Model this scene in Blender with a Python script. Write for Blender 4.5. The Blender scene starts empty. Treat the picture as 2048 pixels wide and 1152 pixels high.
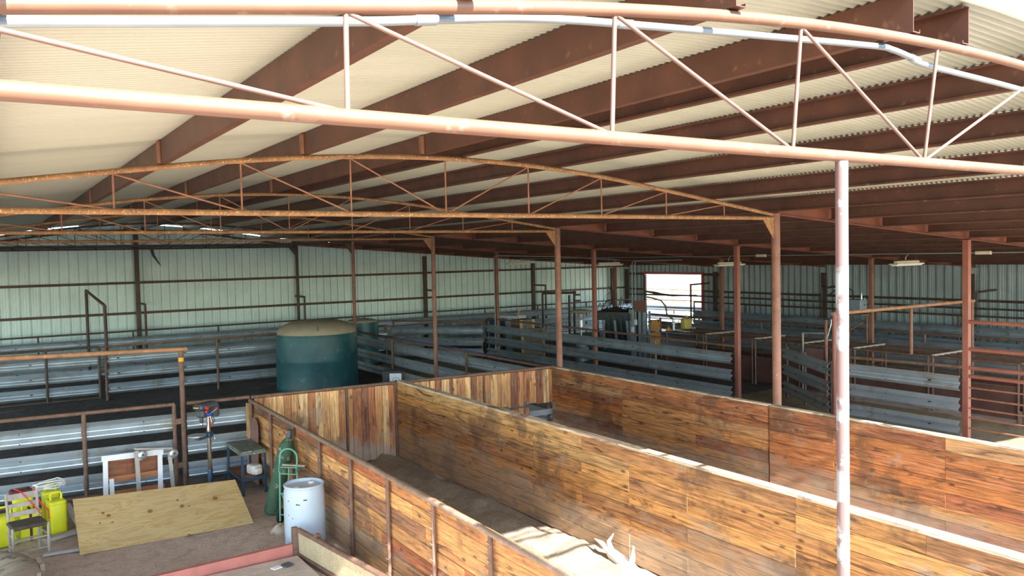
import bpy, bmesh, math, random
from mathutils import Vector, Matrix
random.seed(7)
PI = math.pi
C = bpy.context.scene.collection
SC = bpy.context.scene
SKY_S = 0.33
SUN_E = 10.5
SUN_DIR = (-.025, -.77, .585)
EXPO = 1.45

# ------------------------------------------------------------------ camera
H = 4.1
FPX = 1623.25
R_ = Vector((0.836063, -0.548212, -0.0215125))
U_ = Vector((0.0406438, 0.0227862, 0.9989138))
F_ = Vector((0.5471259, 0.8360293, -0.0413321))
cam_d = bpy.data.cameras.new('camera')
cam_d.sensor_width = 36.0
cam_d.lens = FPX * 36.0 / 2048.0
cam_d.clip_start = 0.05
cam_d.clip_end = 2000
cam = bpy.data.objects.new('camera', cam_d)
C.objects.link(cam)
cam.matrix_world = Matrix(((R_.x, U_.x, -F_.x, 0), (R_.y, U_.y, -F_.y, 0), (R_.z, U_.z, -F_.z, H), (0, 0, 0, 1)))
SC.camera = cam


def at(px, py, X=None, Y=None, Z=None):
    """world point seen at a pixel of the photograph on a plane of the building"""
    d = F_ + R_ * ((px - 1024) / FPX) + U_ * ((576 - py) / FPX)
    if Z is not None:
        t = (Z - H) / d.z
    elif Y is not None:
        t = Y / d.y
    else:
        t = X / d.x
    return Vector((0, 0, H)) + d * t


# ------------------------------------------------------------------ materials
def mat(name):
    m = bpy.data.materials.new(name)
    m.use_nodes = True
    nt = m.node_tree
    b = nt.nodes['Principled BSDF']
    return m, nt, b


def N(nt, typ, **kw):
    n = nt.nodes.new(typ)
    for k, v in kw.items():
        if k.startswith('i_'):
            n.inputs[k[2:].replace('_', ' ')].default_value = v
        else:
            setattr(n, k, v)
    return n


def rgba(c):
    return (c[0], c[1], c[2], 1.0)


def mixc(nt, fac, a, b):
    n = N(nt, 'ShaderNodeMix', data_type='RGBA')
    L = nt.links
    if hasattr(fac, 'is_linked') or hasattr(fac, 'links'):
        L.new(fac, n.inputs[0])
    else:
        n.inputs[0].default_value = fac
    for s, v in ((6, a), (7, b)):
        if isinstance(v, (tuple, list)):
            n.inputs[s].default_value = rgba(v)
        else:
            L.new(v, n.inputs[s])
    return n.outputs[2]


def noise(nt, scale, detail=4, rough=0.55, mapping=None, coord='Object', dist=0.0, offset=None):
    L = nt.links
    tc = N(nt, 'ShaderNodeTexCoord')
    mp = N(nt, 'ShaderNodeMapping')
    if mapping:
        mp.inputs['Scale'].default_value = mapping
    L.new(tc.outputs[coord], mp.inputs['Vector'])
    vec = mp.outputs[0]
    if offset is not None:
        ad = N(nt, 'ShaderNodeVectorMath', operation='ADD')
        L.new(vec, ad.inputs[0])
        L.new(offset, ad.inputs[1])
        vec = ad.outputs[0]
    n = N(nt, 'ShaderNodeTexNoise')
    n.inputs['Scale'].default_value = scale
    n.inputs['Detail'].default_value = detail
    n.inputs['Roughness'].default_value = rough
    n.inputs['Distortion'].default_value = dist
    L.new(vec, n.inputs['Vector'])
    return n.outputs['Fac']


def ramp(nt, fac, lo, hi, c0=0.0, c1=1.0):
    n = N(nt, 'ShaderNodeMapRange')
    n.inputs[1].default_value = lo
    n.inputs[2].default_value = hi
    n.inputs[3].default_value = c0
    n.inputs[4].default_value = c1
    n.clamp = True
    nt.links.new(fac, n.inputs[0])
    return n.outputs[0]


def bump(nt, b, h, strength=0.3, dist=0.02):
    n = N(nt, 'ShaderNodeBump')
    n.inputs['Strength'].default_value = strength
    n.inputs['Distance'].default_value = dist
    nt.links.new(h, n.inputs['Height'])
    nt.links.new(n.outputs[0], b.inputs['Normal'])


def simple(name, col, rough=0.6, metal=0.0, scale=6.0, var=0.25, col2=None, f2=(0.55, 0.7), s2=25.0, bmp=0.0, mapping=None, em=None):
    m, nt, b = mat(name)
    n1 = noise(nt, scale, mapping=mapping)
    d = tuple(c * (1 - var) for c in col)
    e = tuple(min(1, c * (1 + var)) for c in col)
    out = mixc(nt, ramp(nt, n1, 0.3, 0.7), d, e)
    if col2:
        n2 = noise(nt, s2, 5, 0.6)
        out = mixc(nt, ramp(nt, n2, *f2), out, col2)
    nt.links.new(out, b.inputs['Base Color'])
    b.inputs['Roughness'].default_value = rough
    b.inputs['Metallic'].default_value = metal
    if bmp:
        bump(nt, b, n1, bmp)
    if em:
        b.inputs['Emission Color'].default_value = rgba(em[0])
        b.inputs['Emission Strength'].default_value = em[1]
    return m


def wood_mat(name, axis, dust=1.0, rough=0.72, zlow=0.55):
    """plank wood: colour per plank from attribute pcol, grain along `axis`"""
    m, nt, b = mat(name)
    L = nt.links
    at_ = N(nt, 'ShaderNodeAttribute', attribute_name='pcol')
    off = N(nt, 'ShaderNodeVectorMath', operation='SCALE')
    co = N(nt, 'ShaderNodeCombineXYZ')
    L.new(at_.outputs['Alpha'], co.inputs[0]); L.new(at_.outputs['Alpha'], co.inputs[1]); L.new(at_.outputs['Alpha'], co.inputs[2])
    L.new(co.outputs[0], off.inputs[0]); off.inputs['Scale'].default_value = 37.0
    s = [1.0, 1.0, 1.0]
    s['XYZ'.index(axis)] = 0.06
    g = noise(nt, 38.0, 6, 0.62, mapping=tuple(s), dist=0.6, offset=off.outputs[0])
    s2 = [1.0, 1.0, 1.0]
    s2['XYZ'.index(axis)] = 0.14
    g2 = noise(nt, 9.0, 4, 0.6, mapping=tuple(s2), dist=1.2, offset=off.outputs[0])
    st = noise(nt, 1.1, 5, 0.65)
    fine = noise(nt, 60, 3, 0.6)
    mul = N(nt, 'ShaderNodeVectorMath', operation='SCALE')
    L.new(at_.outputs['Color'], mul.inputs[0])
    L.new(ramp(nt, g, 0.3, 0.70, 0.42, 1.75), mul.inputs['Scale'])
    c = mixc(nt, ramp(nt, g2, 0.55, 0.68, 0, 0.85), mul.outputs[0], (0.085, 0.032, 0.014))
    c = mixc(nt, ramp(nt, g2, 0.45, 0.28, 0, 0.5), c, (0.66, 0.37, 0.13))
    # knots
    vm = N(nt, 'ShaderNodeMapping'); vt = N(nt, 'ShaderNodeTexCoord')
    s3 = [1.0, 1.0, 1.0]
    s3['XYZ'.index(axis)] = 0.45
    vm.inputs['Scale'].default_value = tuple(s3)
    L.new(vt.outputs['Object'], vm.inputs['Vector'])
    vo = N(nt, 'ShaderNodeTexVoronoi'); vo.inputs['Scale'].default_value = 5.5
    va = N(nt, 'ShaderNodeVectorMath', operation='ADD'); L.new(vm.outputs[0], va.inputs[0]); L.new(off.outputs[0], va.inputs[1])
    L.new(va.outputs[0], vo.inputs['Vector'])
    c = mixc(nt, ramp(nt, vo.outputs['Distance'], 0.15, 0.07, 0, 0.8), c, (0.07, 0.026, 0.012))
    # big old stains with outlines of their own
    c = mixc(nt, ramp(nt, st, 0.54, 0.62, 0, 0.6), c, (0.11, 0.06, 0.035))
    st2 = noise(nt, 1.7, 6, 0.7, mapping=(1, 1, 1.6))
    c = mixc(nt, ramp(nt, st2, 0.58, 0.64, 0, 0.45), c, (0.40, 0.31, 0.22))
    # dried dust along the foot of the boards, ragged edge
    tc = N(nt, 'ShaderNodeTexCoord'); sp = N(nt, 'ShaderNodeSeparateXYZ')
    L.new(tc.outputs['Object'], sp.inputs[0])
    dn = noise(nt, 1.8, 6, 0.68, mapping=(1, 0.4, 1.3))
    ad = N(nt, 'ShaderNodeMath', operation='MULTIPLY_ADD')
    L.new(dn, ad.inputs[0]); ad.inputs[1].default_value = -2.0
    L.new(sp.outputs[2], ad.inputs[2])
    df = ramp(nt, ad.outputs[0], zlow - 0.98, zlow - 1.35, 0, 0.9 * dust)
    c = mixc(nt, df, c, (0.38, 0.325, 0.26))
    sp2 = ramp(nt, fine, 0.70, 0.76, 0, 0.6)
    c = mixc(nt, sp2, c, (0.66, 0.52, 0.36))
    L.new(c, b.inputs['Base Color'])
    b.inputs['Roughness'].default_value = rough
    bump(nt, b, g, 0.35, 0.006)
    return m


M = {}
M['roof'] = simple('painted_corrugated_roof', (0.485, 0.495, 0.405), 0.28, 0, 3.0, 0.05, (0.36, 0.30, 0.20), (0.68, 0.78), 60, mapping=(0.25, 1, 1))
M['wallmetal'] = simple('pale_wall_metal', (0.62, 0.78, 0.76), 0.42, 0.0, 1.2, 0.08, (0.40, 0.42, 0.33), (0.66, 0.8), 14)
M['wallgrey'] = simple('galvanized_wall_metal', (0.40, 0.48, 0.50), 0.4, 0.35, 1.2, 0.12)
M['purlin'] = simple('red_oxide_steel', (0.10, 0.038, 0.022), 0.5, 0.0, 2.5, 0.3, (0.22, 0.11, 0.055), (0.62, 0.75), 9)
M['rafter'] = simple('orange_oxide_steel', (0.22, 0.075, 0.042), 0.55, 0, 2.5, 0.2, (0.30, 0.15, 0.08), (0.62, 0.75), 9)
M['leanpurlin'] = simple('dark_brown_oxide_steel', (0.115, 0.05, 0.032), 0.55, 0, 2.5, 0.25, (0.20, 0.10, 0.055), (0.62, 0.75), 9)
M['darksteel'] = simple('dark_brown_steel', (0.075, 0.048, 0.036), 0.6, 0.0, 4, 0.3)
M['primer'] = simple('pale_pink_primer', (0.19, 0.088, 0.053), 0.5, 0, 4, 0.12, (0.28, 0.17, 0.12), (0.6, 0.72), 12)
M['primer_rust'] = simple('faded_red_primer', (0.19, 0.105, 0.08), 0.5, 0, 4, 0.18, (0.26, 0.11, 0.06), (0.62, 0.72), 14)
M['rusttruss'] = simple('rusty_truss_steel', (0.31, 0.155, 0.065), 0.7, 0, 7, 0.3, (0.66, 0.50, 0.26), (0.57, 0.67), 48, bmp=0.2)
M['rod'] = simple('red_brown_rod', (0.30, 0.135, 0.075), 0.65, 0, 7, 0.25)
M['postrust'] = simple('red_brown_post', (0.24, 0.115, 0.075), 0.6, 0, 5, 0.25, (0.36, 0.27, 0.19), (0.64, 0.72), 18)
M['postred'] = simple('red_primer_post', (0.29, 0.105, 0.072), 0.5, 0, 4, 0.15, (0.22, 0.09, 0.055), (0.66, 0.76), 12)
M['peel'] = simple('peeling_white_paint', (0.33, 0.315, 0.315), 0.5, 0, 8, 0.08, (0.17, 0.10, 0.088), (0.46, 0.52), 4.5, mapping=(1, 1, 0.4))
M['pipe'] = simple('rusty_fence_pipe', (0.165, 0.092, 0.062), 0.65, 0, 6, 0.3, (0.33, 0.24, 0.17), (0.63, 0.72), 24)
M['pipeworn'] = simple('worn_grey_brown_pipe', (0.25, 0.17, 0.125), 0.6, 0, 6, 0.25, (0.42, 0.34, 0.27), (0.6, 0.7), 20)
M['pipelight'] = simple('orange_worn_pipe', (0.38, 0.20, 0.11), 0.6, 0, 6, 0.25, (0.55, 0.40, 0.26), (0.6, 0.7), 20)
M['galv'] = simple('galvanized_steel', (0.50, 0.565, 0.61), 0.42, 0.65, 2.0, 0.12, (0.36, 0.30, 0.22), (0.54, 0.78), 3.2)
M['galvconduit'] = simple('galvanized_conduit', (0.30, 0.345, 0.38), 0.4, 0.45, 4, 0.08)
M['black'] = simple('black_gap', (0.012, 0.012, 0.012), 0.8)
M['white'] = simple('white_paint', (0.80, 0.81, 0.83), 0.5, 0, 5, 0.05, (0.55, 0.5, 0.45), (0.66, 0.8), 14)
M['drum'] = simple('white_blue_plastic', (0.50, 0.60, 0.68), 0.38, 0, 2, 0.03, (0.42, 0.36, 0.28), (0.70, 0.80), 9)
M['greentank'] = simple('dark_green_plastic', (0.016, 0.085, 0.095), 0.45, 0, 1.6, 0.3, (0.15, 0.22, 0.20), (0.58, 0.85), 3.5)
M['tandust'] = simple('tan_dust_on_plastic', (0.36, 0.31, 0.22), 0.85, 0, 3, 0.12)
M['mint'] = simple('mint_green_paint', (0.13, 0.37, 0.26), 0.5, 0, 8, 0.12, (0.30, 0.17, 0.08), (0.66, 0.74), 30)
M['cylgreen'] = simple('worn_green_cylinder', (0.032, 0.085, 0.045), 0.6, 0, 5, 0.2, (0.40, 0.36, 0.28), (0.58, 0.68), 7)
M['bluesteel'] = simple('navy_blue_paint', (0.03, 0.07, 0.12), 0.4, 0, 6, 0.2)
M['chrome'] = simple('polished_column', (0.72, 0.66, 0.58), 0.18, 1.0, 3, 0.05)
M['darkgrey'] = simple('dark_grey_paint', (0.06, 0.07, 0.08), 0.45, 0, 6, 0.2)
M['red'] = simple('red_plastic', (0.70, 0.03, 0.04), 0.4, 0, 6, 0.1)
M['blue'] = simple('blue_plastic', (0.03, 0.10, 0.45), 0.4, 0, 6, 0.1)
M['yellow'] = simple('yellow_green_plastic', (0.72, 0.72, 0.02), 0.42, 0, 3, 0.08)
M['yelloworange'] = simple('yellow_collar_paint', (0.75, 0.36, 0.02), 0.5, 0, 8, 0.2)
M['strapred'] = simple('red_webbing', (0.55, 0.02, 0.05), 0.7, 0, 9, 0.2)
M['strapdark'] = simple('maroon_webbing', (0.10, 0.02, 0.02), 0.7, 0, 9, 0.2)
M['cable'] = simple('pale_grey_cable', (0.66, 0.66, 0.64), 0.5, 0, 9, 0.1)
M['greywood'] = simple('weathered_grey_wood', (0.36, 0.31, 0.25), 0.8, 0, 10, 0.2, mapping=(1, 1, 0.2))
M['lumber'] = simple('weathered_lumber', (0.40, 0.37, 0.33), 0.8, 0, 10, 0.2, mapping=(0.15, 1, 1))
M['woven'] = simple('dark_woven_fibre', (0.075, 0.055, 0.04), 0.9, 0, 22, 0.4)
M['brownboard'] = simple('red_brown_board', (0.24, 0.085, 0.035), 0.65, 0, 8, 0.4, mapping=(0.2, 1, 1.5))
M['orangeboard'] = simple('orange_brown_board', (0.42, 0.16, 0.06), 0.65, 0, 8, 0.25, mapping=(0.2, 1, 1.5))
M['benchtop'] = simple('painted_worn_bench_wood', (0.16, 0.19, 0.155), 0.75, 0, 9, 0.35, (0.42, 0.44, 0.4), (0.6, 0.68), 16, mapping=(1, 0.3, 1))
M['channel'] = simple('pink_red_primer_steel', (0.46, 0.165, 0.13), 0.55, 0, 5, 0.14, (0.30, 0.10, 0.07), (0.64, 0.74), 10)
M['deck'] = simple('pale_dusty_deck', (0.55, 0.46, 0.38), 0.8, 0, 4, 0.15, (0.38, 0.28, 0.2), (0.6, 0.75), 7)
M['expanded'] = simple('tan_expanded_panel', (0.46, 0.38, 0.24), 0.7, 0, 5, 0.12, (0.16, 0.12, 0.08), (0.58, 0.66), 55)
M['rubber'] = simple('dusty_rubber', (0.34, 0.28, 0.20), 0.9, 0, 5, 0.25, (0.12, 0.10, 0.08), (0.58, 0.66), 7, mapping=(.5, 2, 1))
M['blackrubber'] = simple('black_rubber', (0.02, 0.02, 0.022), 0.7, 0, 5, 0.2)
M['bonewhite'] = simple('bleached_white', (0.86, 0.85, 0.83), 0.6, 0, 5, 0.04)
M['paper'] = simple('crumpled_tan_paper', (0.50, 0.41, 0.31), 0.85, 0, 9, 0.15)
M['scrap'] = simple('weathered_scrap_board', (0.42, 0.32, 0.23), 0.85, 0, 7, 0.3)
M['greysteel'] = simple('blue_grey_painted_steel', (0.21, 0.27, 0.31), 0.45, 0.1, 4, 0.15)
M['chute'] = simple('dark_chute_steel', (0.045, 0.055, 0.06), 0.5, 0.3, 5, 0.3)
M['brownsheet'] = simple('brown_sheet_steel', (0.13, 0.062, 0.05), 0.6, 0, 2.2, 0.25, (0.45, 0.42, 0.42), (0.70, 0.78), 6)
M['pinkplate'] = simple('red_brown_plate', (0.24, 0.125, 0.10), 0.6, 0, 4, 0.12)
M['osb'] = simple('orange_osb_board', (0.50, 0.24, 0.07), 0.75, 0, 22, 0.35)
M['crate'] = simple('pale_crate_wood', (0.55, 0.38, 0.2), 0.75, 0, 8, 0.2)
M['cratedark'] = simple('dusty_crate_wood', (0.20, 0.17, 0.12), 0.8, 0, 6, 0.25)
M['jerry'] = simple('dull_yellow_plastic', (0.42, 0.34, 0.08), 0.5, 0, 4, 0.12)
M['lampbody'] = simple('cream_lamp_housing', (0.70, 0.66, 0.52), 0.5, 0, 5, 0.06)
M['tube'] = simple('white_lamp_tube', (0.85, 0.85, 0.82), 0.3, 0, 5, 0.02)
M['plastic'] = simple('translucent_white_plastic', (0.72, 0.69, 0.64), 0.4, 0, 12, 0.15)
M['heaterdisc'] = simple('tan_heater_shade', (0.42, 0.40, 0.24), 0.5, 0.2, 4, 0.1)
M['silver'] = simple('silver_metal', (0.62, 0.64, 0.66), 0.3, 0.8, 4, 0.1)
M['hoseblue'] = simple('faded_blue_hose', (0.05, 0.10, 0.30), 0.6, 0, 4, 0.1)
M['hosegreen'] = simple('olive_hose', (0.10, 0.11, 0.06), 0.6, 0, 4, 0.1)
M['rag'] = simple('dirty_grey_rag', (0.45, 0.40, 0.34), 0.9, 0, 9, 0.2)
M['fridge'] = simple('white_enamel', (0.66, 0.71, 0.78), 0.35, 0, 3, 0.04)
M['nameplate'] = simple('yellow_lettering', (0.62, 0.45, 0.10), 0.5, 0, 5, 0.1)
M['woodY'] = wood_mat('plank_wood_lengthwise', 'Y', dust=.6)
M['woodM'] = wood_mat('dusty_plank_wood', 'Y', dust=.62, zlow=.76)
M['woodR'] = wood_mat('orange_plank_wood', 'Y', dust=.55, zlow=.68)
M['woodZ'] = wood_mat('plank_wood_upright', 'Z', dust=0.8)
M['woodX'] = wood_mat('plank_wood_crosswise', 'X')


def plywood_mat():
    m, nt, b = mat('knotty_plywood')
    L = nt.links
    g = noise(nt, 3.4, 4, 0.6, mapping=(0.32, 1.6, 1), dist=1.6)
    sn = N(nt, 'ShaderNodeMath', operation='MULTIPLY'); sn.inputs[1].default_value = 34.0
    L.new(g, sn.inputs[0])
    si = N(nt, 'ShaderNodeMath', operation='SINE'); L.new(sn.outputs[0], si.inputs[0])
    c = mixc(nt, ramp(nt, si.outputs[0], -0.6, 1.0), (0.64, 0.47, 0.215), (0.53, 0.335, 0.12))
    fine = noise(nt, 60, 4, 0.6, mapping=(0.06, 1, 1))
    c = mixc(nt, ramp(nt, fine, 0.55, 0.75, 0, 0.35), c, (0.74, 0.58, 0.30))
    big = noise(nt, 1.3, 4, 0.6)
    c = mixc(nt, ramp(nt, big, 0.35, 0.65, 0, 0.35), c, (0.50, 0.38, 0.22))
    L.new(c, b.inputs['Base Color'])
    b.inputs['Roughness'].default_value = 0.65
    return m


M['plywood'] = plywood_mat()
M['knot'] = simple('dark_knot', (0.27, 0.125, 0.04), 0.7, 0, 30, 0.4)


def ground_mat():
    m, nt, b = mat('packed_dirt')
    a = noise(nt, 0.35, 5, 0.6)
    bn = noise(nt, 5.0, 6, 0.65)
    cn = noise(nt, 30.0, 5, 0.65)
    c = mixc(nt, ramp(nt, a, 0.35, 0.65), (0.50, 0.385, 0.30), (0.60, 0.47, 0.375))
    c = mixc(nt, ramp(nt, bn, 0.45, 0.68), c, (0.40, 0.30, 0.23))
    c = mixc(nt, ramp(nt, cn, 0.56, 0.70), c, (0.27, 0.205, 0.155))
    c = mixc(nt, ramp(nt, cn, 0.36, 0.28), c, (0.60, 0.51, 0.43))
    # trampled dark soil of the pens starts behind the near fence line
    tc = N(nt, 'ShaderNodeTexCoord'); sp = N(nt, 'ShaderNodeSeparateXYZ'); nt.links.new(tc.outputs['Object'], sp.inputs[0])
    ed = N(nt, 'ShaderNodeMath', operation='MULTIPLY_ADD'); nt.links.new(a, ed.inputs[0]); ed.inputs[1].default_value = 3.0; nt.links.new(sp.outputs[1], ed.inputs[2])
    dk = mixc(nt, ramp(nt, bn, 0.42, 0.66), (0.105, 0.085, 0.07), (0.05, 0.04, 0.034))
    dk = mixc(nt, ramp(nt, a, 0.56, 0.68), dk, (0.21, 0.185, 0.165))
    c = mixc(nt, ramp(nt, ed.outputs[0], 15.6, 17.0), c, dk)
    nt.links.new(c, b.inputs['Base Color'])
    b.inputs['Roughness'].default_value = 0.95
    ad = N(nt, 'ShaderNodeMath', operation='ADD')
    nt.links.new(bn, ad.inputs[0]); nt.links.new(cn, ad.inputs[1])
    bump(nt, b, ad.outputs[0], 0.7, 0.014)
    return m


M['dirt'] = ground_mat()


def bedding_mat(name, ca, cb, cc):
    m, nt, b = mat(name)
    bn = noise(nt, 7.0, 6, 0.7)
    cn = noise(nt, 45.0, 4, 0.7)
    c = mixc(nt, ramp(nt, bn, 0.35, 0.65), ca, cb)
    c = mixc(nt, ramp(nt, cn, 0.56, 0.66), c, cc)
    nt.links.new(c, b.inputs['Base Color'])
    b.inputs['Roughness'].default_value = 0.95
    bump(nt, b, cn, 0.8, 0.012)
    return m


M['bedding'] = bedding_mat('sawdust_bedding', (0.24, 0.20, 0.15), (0.36, 0.30, 0.22), (0.12, 0.09, 0.065))
M['straw'] = bedding_mat('old_straw_bedding', (0.30, 0.235, 0.14), (0.20, 0.15, 0.09), (0.42, 0.34, 0.2))
M['yard'] = bedding_mat('glare_lightened_yard', (0.60, 0.53, 0.40), (0.54, 0.50, 0.34), (0.42, 0.44, 0.24))  # sun glare beyond the doorway put into a lighter ground colour
M['outside'] = bedding_mat('sunlit_dry_ground', (0.145, 0.138, 0.11), (0.13, 0.122, 0.095), (0.105, 0.10, 0.07))


# ------------------------------------------------------------------ mesh builder
class MB:
    def __init__(s):
        s.v = []; s.f = []; s.mi = []; s.col = []; s.cur = 0; s.c = (1, 1, 1, 0)

    def add(s, vs, fs):
        o = len(s.v)
        s.v += [Vector(p) for p in vs]
        for f in fs:
            s.f.append([i + o for i in f]); s.mi.append(s.cur); s.col.append(s.c)
        return s

    def box(s, c, d, rot=None):
        c = Vector(c); x, y, z = d[0] / 2, d[1] / 2, d[2] / 2
        vs = [Vector(p) for p in ((-x, -y, -z), (x, -y, -z), (x, y, -z), (-x, y, -z), (-x, -y, z), (x, -y, z), (x, y, z), (-x, y, z))]
        if rot is not None:
            vs = [rot @ p for p in vs]
        return s.add([p + c for p in vs], [(0, 3, 2, 1), (4, 5, 6, 7), (0, 1, 5, 4), (1, 2, 6, 5), (2, 3, 7, 6), (3, 0, 4, 7)])

    def cbox(s, c, d, b=0.01, rot=None):
        """box with chamfered upright edges and top"""
        x, y, z = d[0] / 2, d[1] / 2, d[2] / 2
        ring = lambda q, zz: [(-x + b + q, -y + q, zz), (x - b - q, -y + q, zz), (x - q, -y + b + q, zz), (x - q, y - b - q, zz), (x - b - q, y - q, zz), (-x + b + q, y - q, zz), (-x + q, y - b - q, zz), (-x + q, -y + b + q, zz)]
        vs = []
        for q, zz in ((b, -z), (0, -z + b), (0, z - b), (b, z)):
            vs += ring(q, zz)
        fs = [tuple(range(7, -1, -1)), tuple(range(24, 32))]
        for k in range(3):
            for i in range(8):
                j = (i + 1) % 8
                fs.append((k * 8 + i, k * 8 + j, k * 8 + 8 + j, k * 8 + 8 + i))
        c = Vector(c)
        vs = [(rot @ Vector(p) if rot is not None else Vector(p)) + c for p in vs]
        return s.add(vs, fs)

    def rbox(s, c, d, r=0.04, e=0.025, rot=None, seg=5, taper=1.0):
        """moulded box: rounded corners of radius r, rounded top and bottom edges of radius e"""
        c = Vector(c); x, y, z = d[0] / 2, d[1] / 2, d[2] / 2
        lv = []
        for k in range(seg):
            a = PI / 2 * k / (seg - 1)
            lv.append((-z + e - e * math.cos(a), e * (1 - math.sin(a)), 1.0))
        for k in range(seg):
            a = PI / 2 * k / (seg - 1)
            lv.append((z - e + e * math.sin(a), e * (1 - math.cos(a)), taper))
        vs = []; n = 4 * seg
        for zz, q, tp in lv:
            for qd, (sx, sy) in enumerate(((1, 1), (-1, 1), (-1, -1), (1, -1))):
                for k in range(seg):
                    a = PI / 2 * qd + PI / 2 * k / (seg - 1)
                    rr = max(r - q, .002)
                    vs.append(Vector(((sx * (x - r) + rr * math.cos(a)) * tp, (sy * (y - r) + rr * math.sin(a)) * tp, zz)))
        if rot is not None:
            vs = [rot @ p for p in vs]
        fs = [(i * n + j, i * n + (j + 1) % n, (i + 1) * n + (j + 1) % n, (i + 1) * n + j) for i in range(len(lv) - 1) for j in range(n)]
        fs += [tuple(range(n - 1, -1, -1)), tuple((len(lv) - 1) * n + j for j in range(n))]
        return s.add([p + c for p in vs], fs)

    def beam(s, p, q, w, h, up=(0, 0, 1)):
        """box bar from p to q: w sideways, h along up"""
        p, q = Vector(p), Vector(q)
        d = q - p; L = d.length; d.normalize()
        up = Vector(up)
        sd = d.cross(up)
        if sd.length < 1e-4:
            sd = d.cross(Vector((1, 0, 0)))
        sd.normalize(); u = sd.cross(d)
        m = Matrix((sd, d, u)).transposed()
        return s.box((p + q) / 2, (w, L, h), m)

    def tube(s, pts, r, n=10, caps=True, closed=False):
        pts = [Vector(p) for p in pts]
        k = len(pts)
        rr = r if isinstance(r, (list, tuple)) else [r] * k
        vs = []
        prev = None
        for i, p in enumerate(pts):
            if closed:
                t = pts[(i + 1) % k] - pts[i - 1]
            else:
                t = (pts[min(i + 1, k - 1)] - pts[max(i - 1, 0)])
            t.normalize()
            if prev is None:
                a = t.cross(Vector((0, 0, 1)))
                if a.length < 0.05:
                    a = t.cross(Vector((1, 0, 0)))
            else:
                a = prev - t * prev.dot(t)
            a.normalize(); prev = a
            b = t.cross(a)
            for j in range(n):
                an = 2 * PI * j / n
                vs.append(p + (a * math.cos(an) + b * math.sin(an)) * rr[i])
        fs = []
        rng = k if closed else k - 1
        for i in range(rng):
            i2 = (i + 1) % k
            for j in range(n):
                j2 = (j + 1) % n
                fs.append((i * n + j, i * n + j2, i2 * n + j2, i2 * n + j))
        if caps and not closed:
            fs.append(tuple(range(n - 1, -1, -1)))
            fs.append(tuple((k - 1) * n + j for j in range(n)))
        return s.add(vs, fs)

    def lathe(s, prof, n=32, base=(0, 0, 0), axis=(0, 0, 1)):
        ax = Vector(axis).normalized()
        q = Vector((0, 0, 1)).rotation_difference(ax)
        base = Vector(base)
        vs = []; fs = []
        for (r, z) in prof:
            for j in range(n):
                a = 2 * PI * j / n
                vs.append(base + q @ Vector((max(r, 1e-4) * math.cos(a), max(r, 1e-4) * math.sin(a), z)))
        for i in range(len(prof) - 1):
            for j in range(n):
                j2 = (j + 1) % n
                fs.append((i * n + j, i * n + j2, (i + 1) * n + j2, (i + 1) * n + j))
        if prof[0][0] > 1e-3:
            fs.append(tuple(range(n - 1, -1, -1)))
        if prof[-1][0] > 1e-3:
            fs.append(tuple((len(prof) - 1) * n + j for j in range(n)))
        return s.add(vs, fs)

    def sweep(s, prof, p, q, side, up=(0, 0, 1)):
        """closed profile [(u,v)] swept straight from p to q; u along side, v along up"""
        p, q, side, up = Vector(p), Vector(q), Vector(side), Vector(up)
        n = len(prof)
        vs = [p + side * u + up * v for u, v in prof] + [q + side * u + up * v for u, v in prof]
        fs = [(i, (i + 1) % n, n + (i + 1) % n, n + i) for i in range(n)]
        fs.append(tuple(range(n - 1, -1, -1))); fs.append(tuple(range(n, 2 * n)))
        return s.add(vs, fs)

    def prism(s, poly, th, org, ux, uy):
        """flat outline [(a,b)] in plane (ux,uy) at org, with real thickness th along ux x uy"""
        ux, uy, org = Vector(ux), Vector(uy), Vector(org)
        w = ux.cross(uy).normalized() * th
        n = len(poly)
        vs = [org + ux * a + uy * b for a, b in poly]
        vs += [p + w for p in vs]
        fs = [tuple(range(n - 1, -1, -1)), tuple(range(n, 2 * n))]
        fs += [(i, (i + 1) % n, n + (i + 1) % n, n + i) for i in range(n)]
        return s.add(vs, fs)

    def build(s, name, mats, parent=None, smooth=None, fixn=True):
        me = bpy.data.meshes.new(name)
        if parent is not None:
            inv = wm(parent).inverted()
            vs = [inv @ p for p in s.v]
        else:
            vs = s.v
        me.from_pydata([tuple(p) for p in vs], [], s.f)
        if not isinstance(mats, (list, tuple)):
            mats = [mats]
        for m in mats:
            me.materials.append(m)
        me.polygons.foreach_set('material_index', s.mi)
        if any(c != (1, 1, 1, 0) for c in s.col[:3]) or any(c[3] for c in s.col):
            at_ = me.attributes.new('pcol', 'FLOAT_COLOR', 'CORNER')
            buf = []
            for f, c in zip(s.f, s.col):
                buf += list(c) * len(f)
            at_.data.foreach_set('color', buf)
        if smooth is not None:
            me.polygons.foreach_set('use_smooth', [True] * len(s.f))
            me.set_sharp_from_angle(angle=math.radians(smooth))
        if fixn:
            bm = bmesh.new(); bm.from_mesh(me)
            bmesh.ops.recalc_face_normals(bm, faces=bm.faces)
            bm.to_mesh(me); bm.free()
        me.update()
        o = bpy.data.objects.new(name, me)
        C.objects.link(o)
        if parent is not None:
            o.parent = parent
        return o


def wm(o):
    m = o.matrix_basis.copy()
    if o.parent is not None:
        m = wm(o.parent) @ o.matrix_parent_inverse @ m
    return m


def tag(o, label=None, cat=None, group=None, kind=None):
    if label: o['label'] = label
    if cat: o['category'] = cat
    if group: o['group'] = group
    if kind: o['kind'] = kind
    return o


def thing(name, label, cat, loc=(0, 0, 0), rotz=0.0, group=None, kind=None):
    o = bpy.data.objects.new(name, None)
    o.empty_display_size = 0.1
    C.objects.link(o)
    o.location = loc
    o.rotation_euler = (0, 0, rotz)
    return tag(o, label, cat, group, kind)


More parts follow.
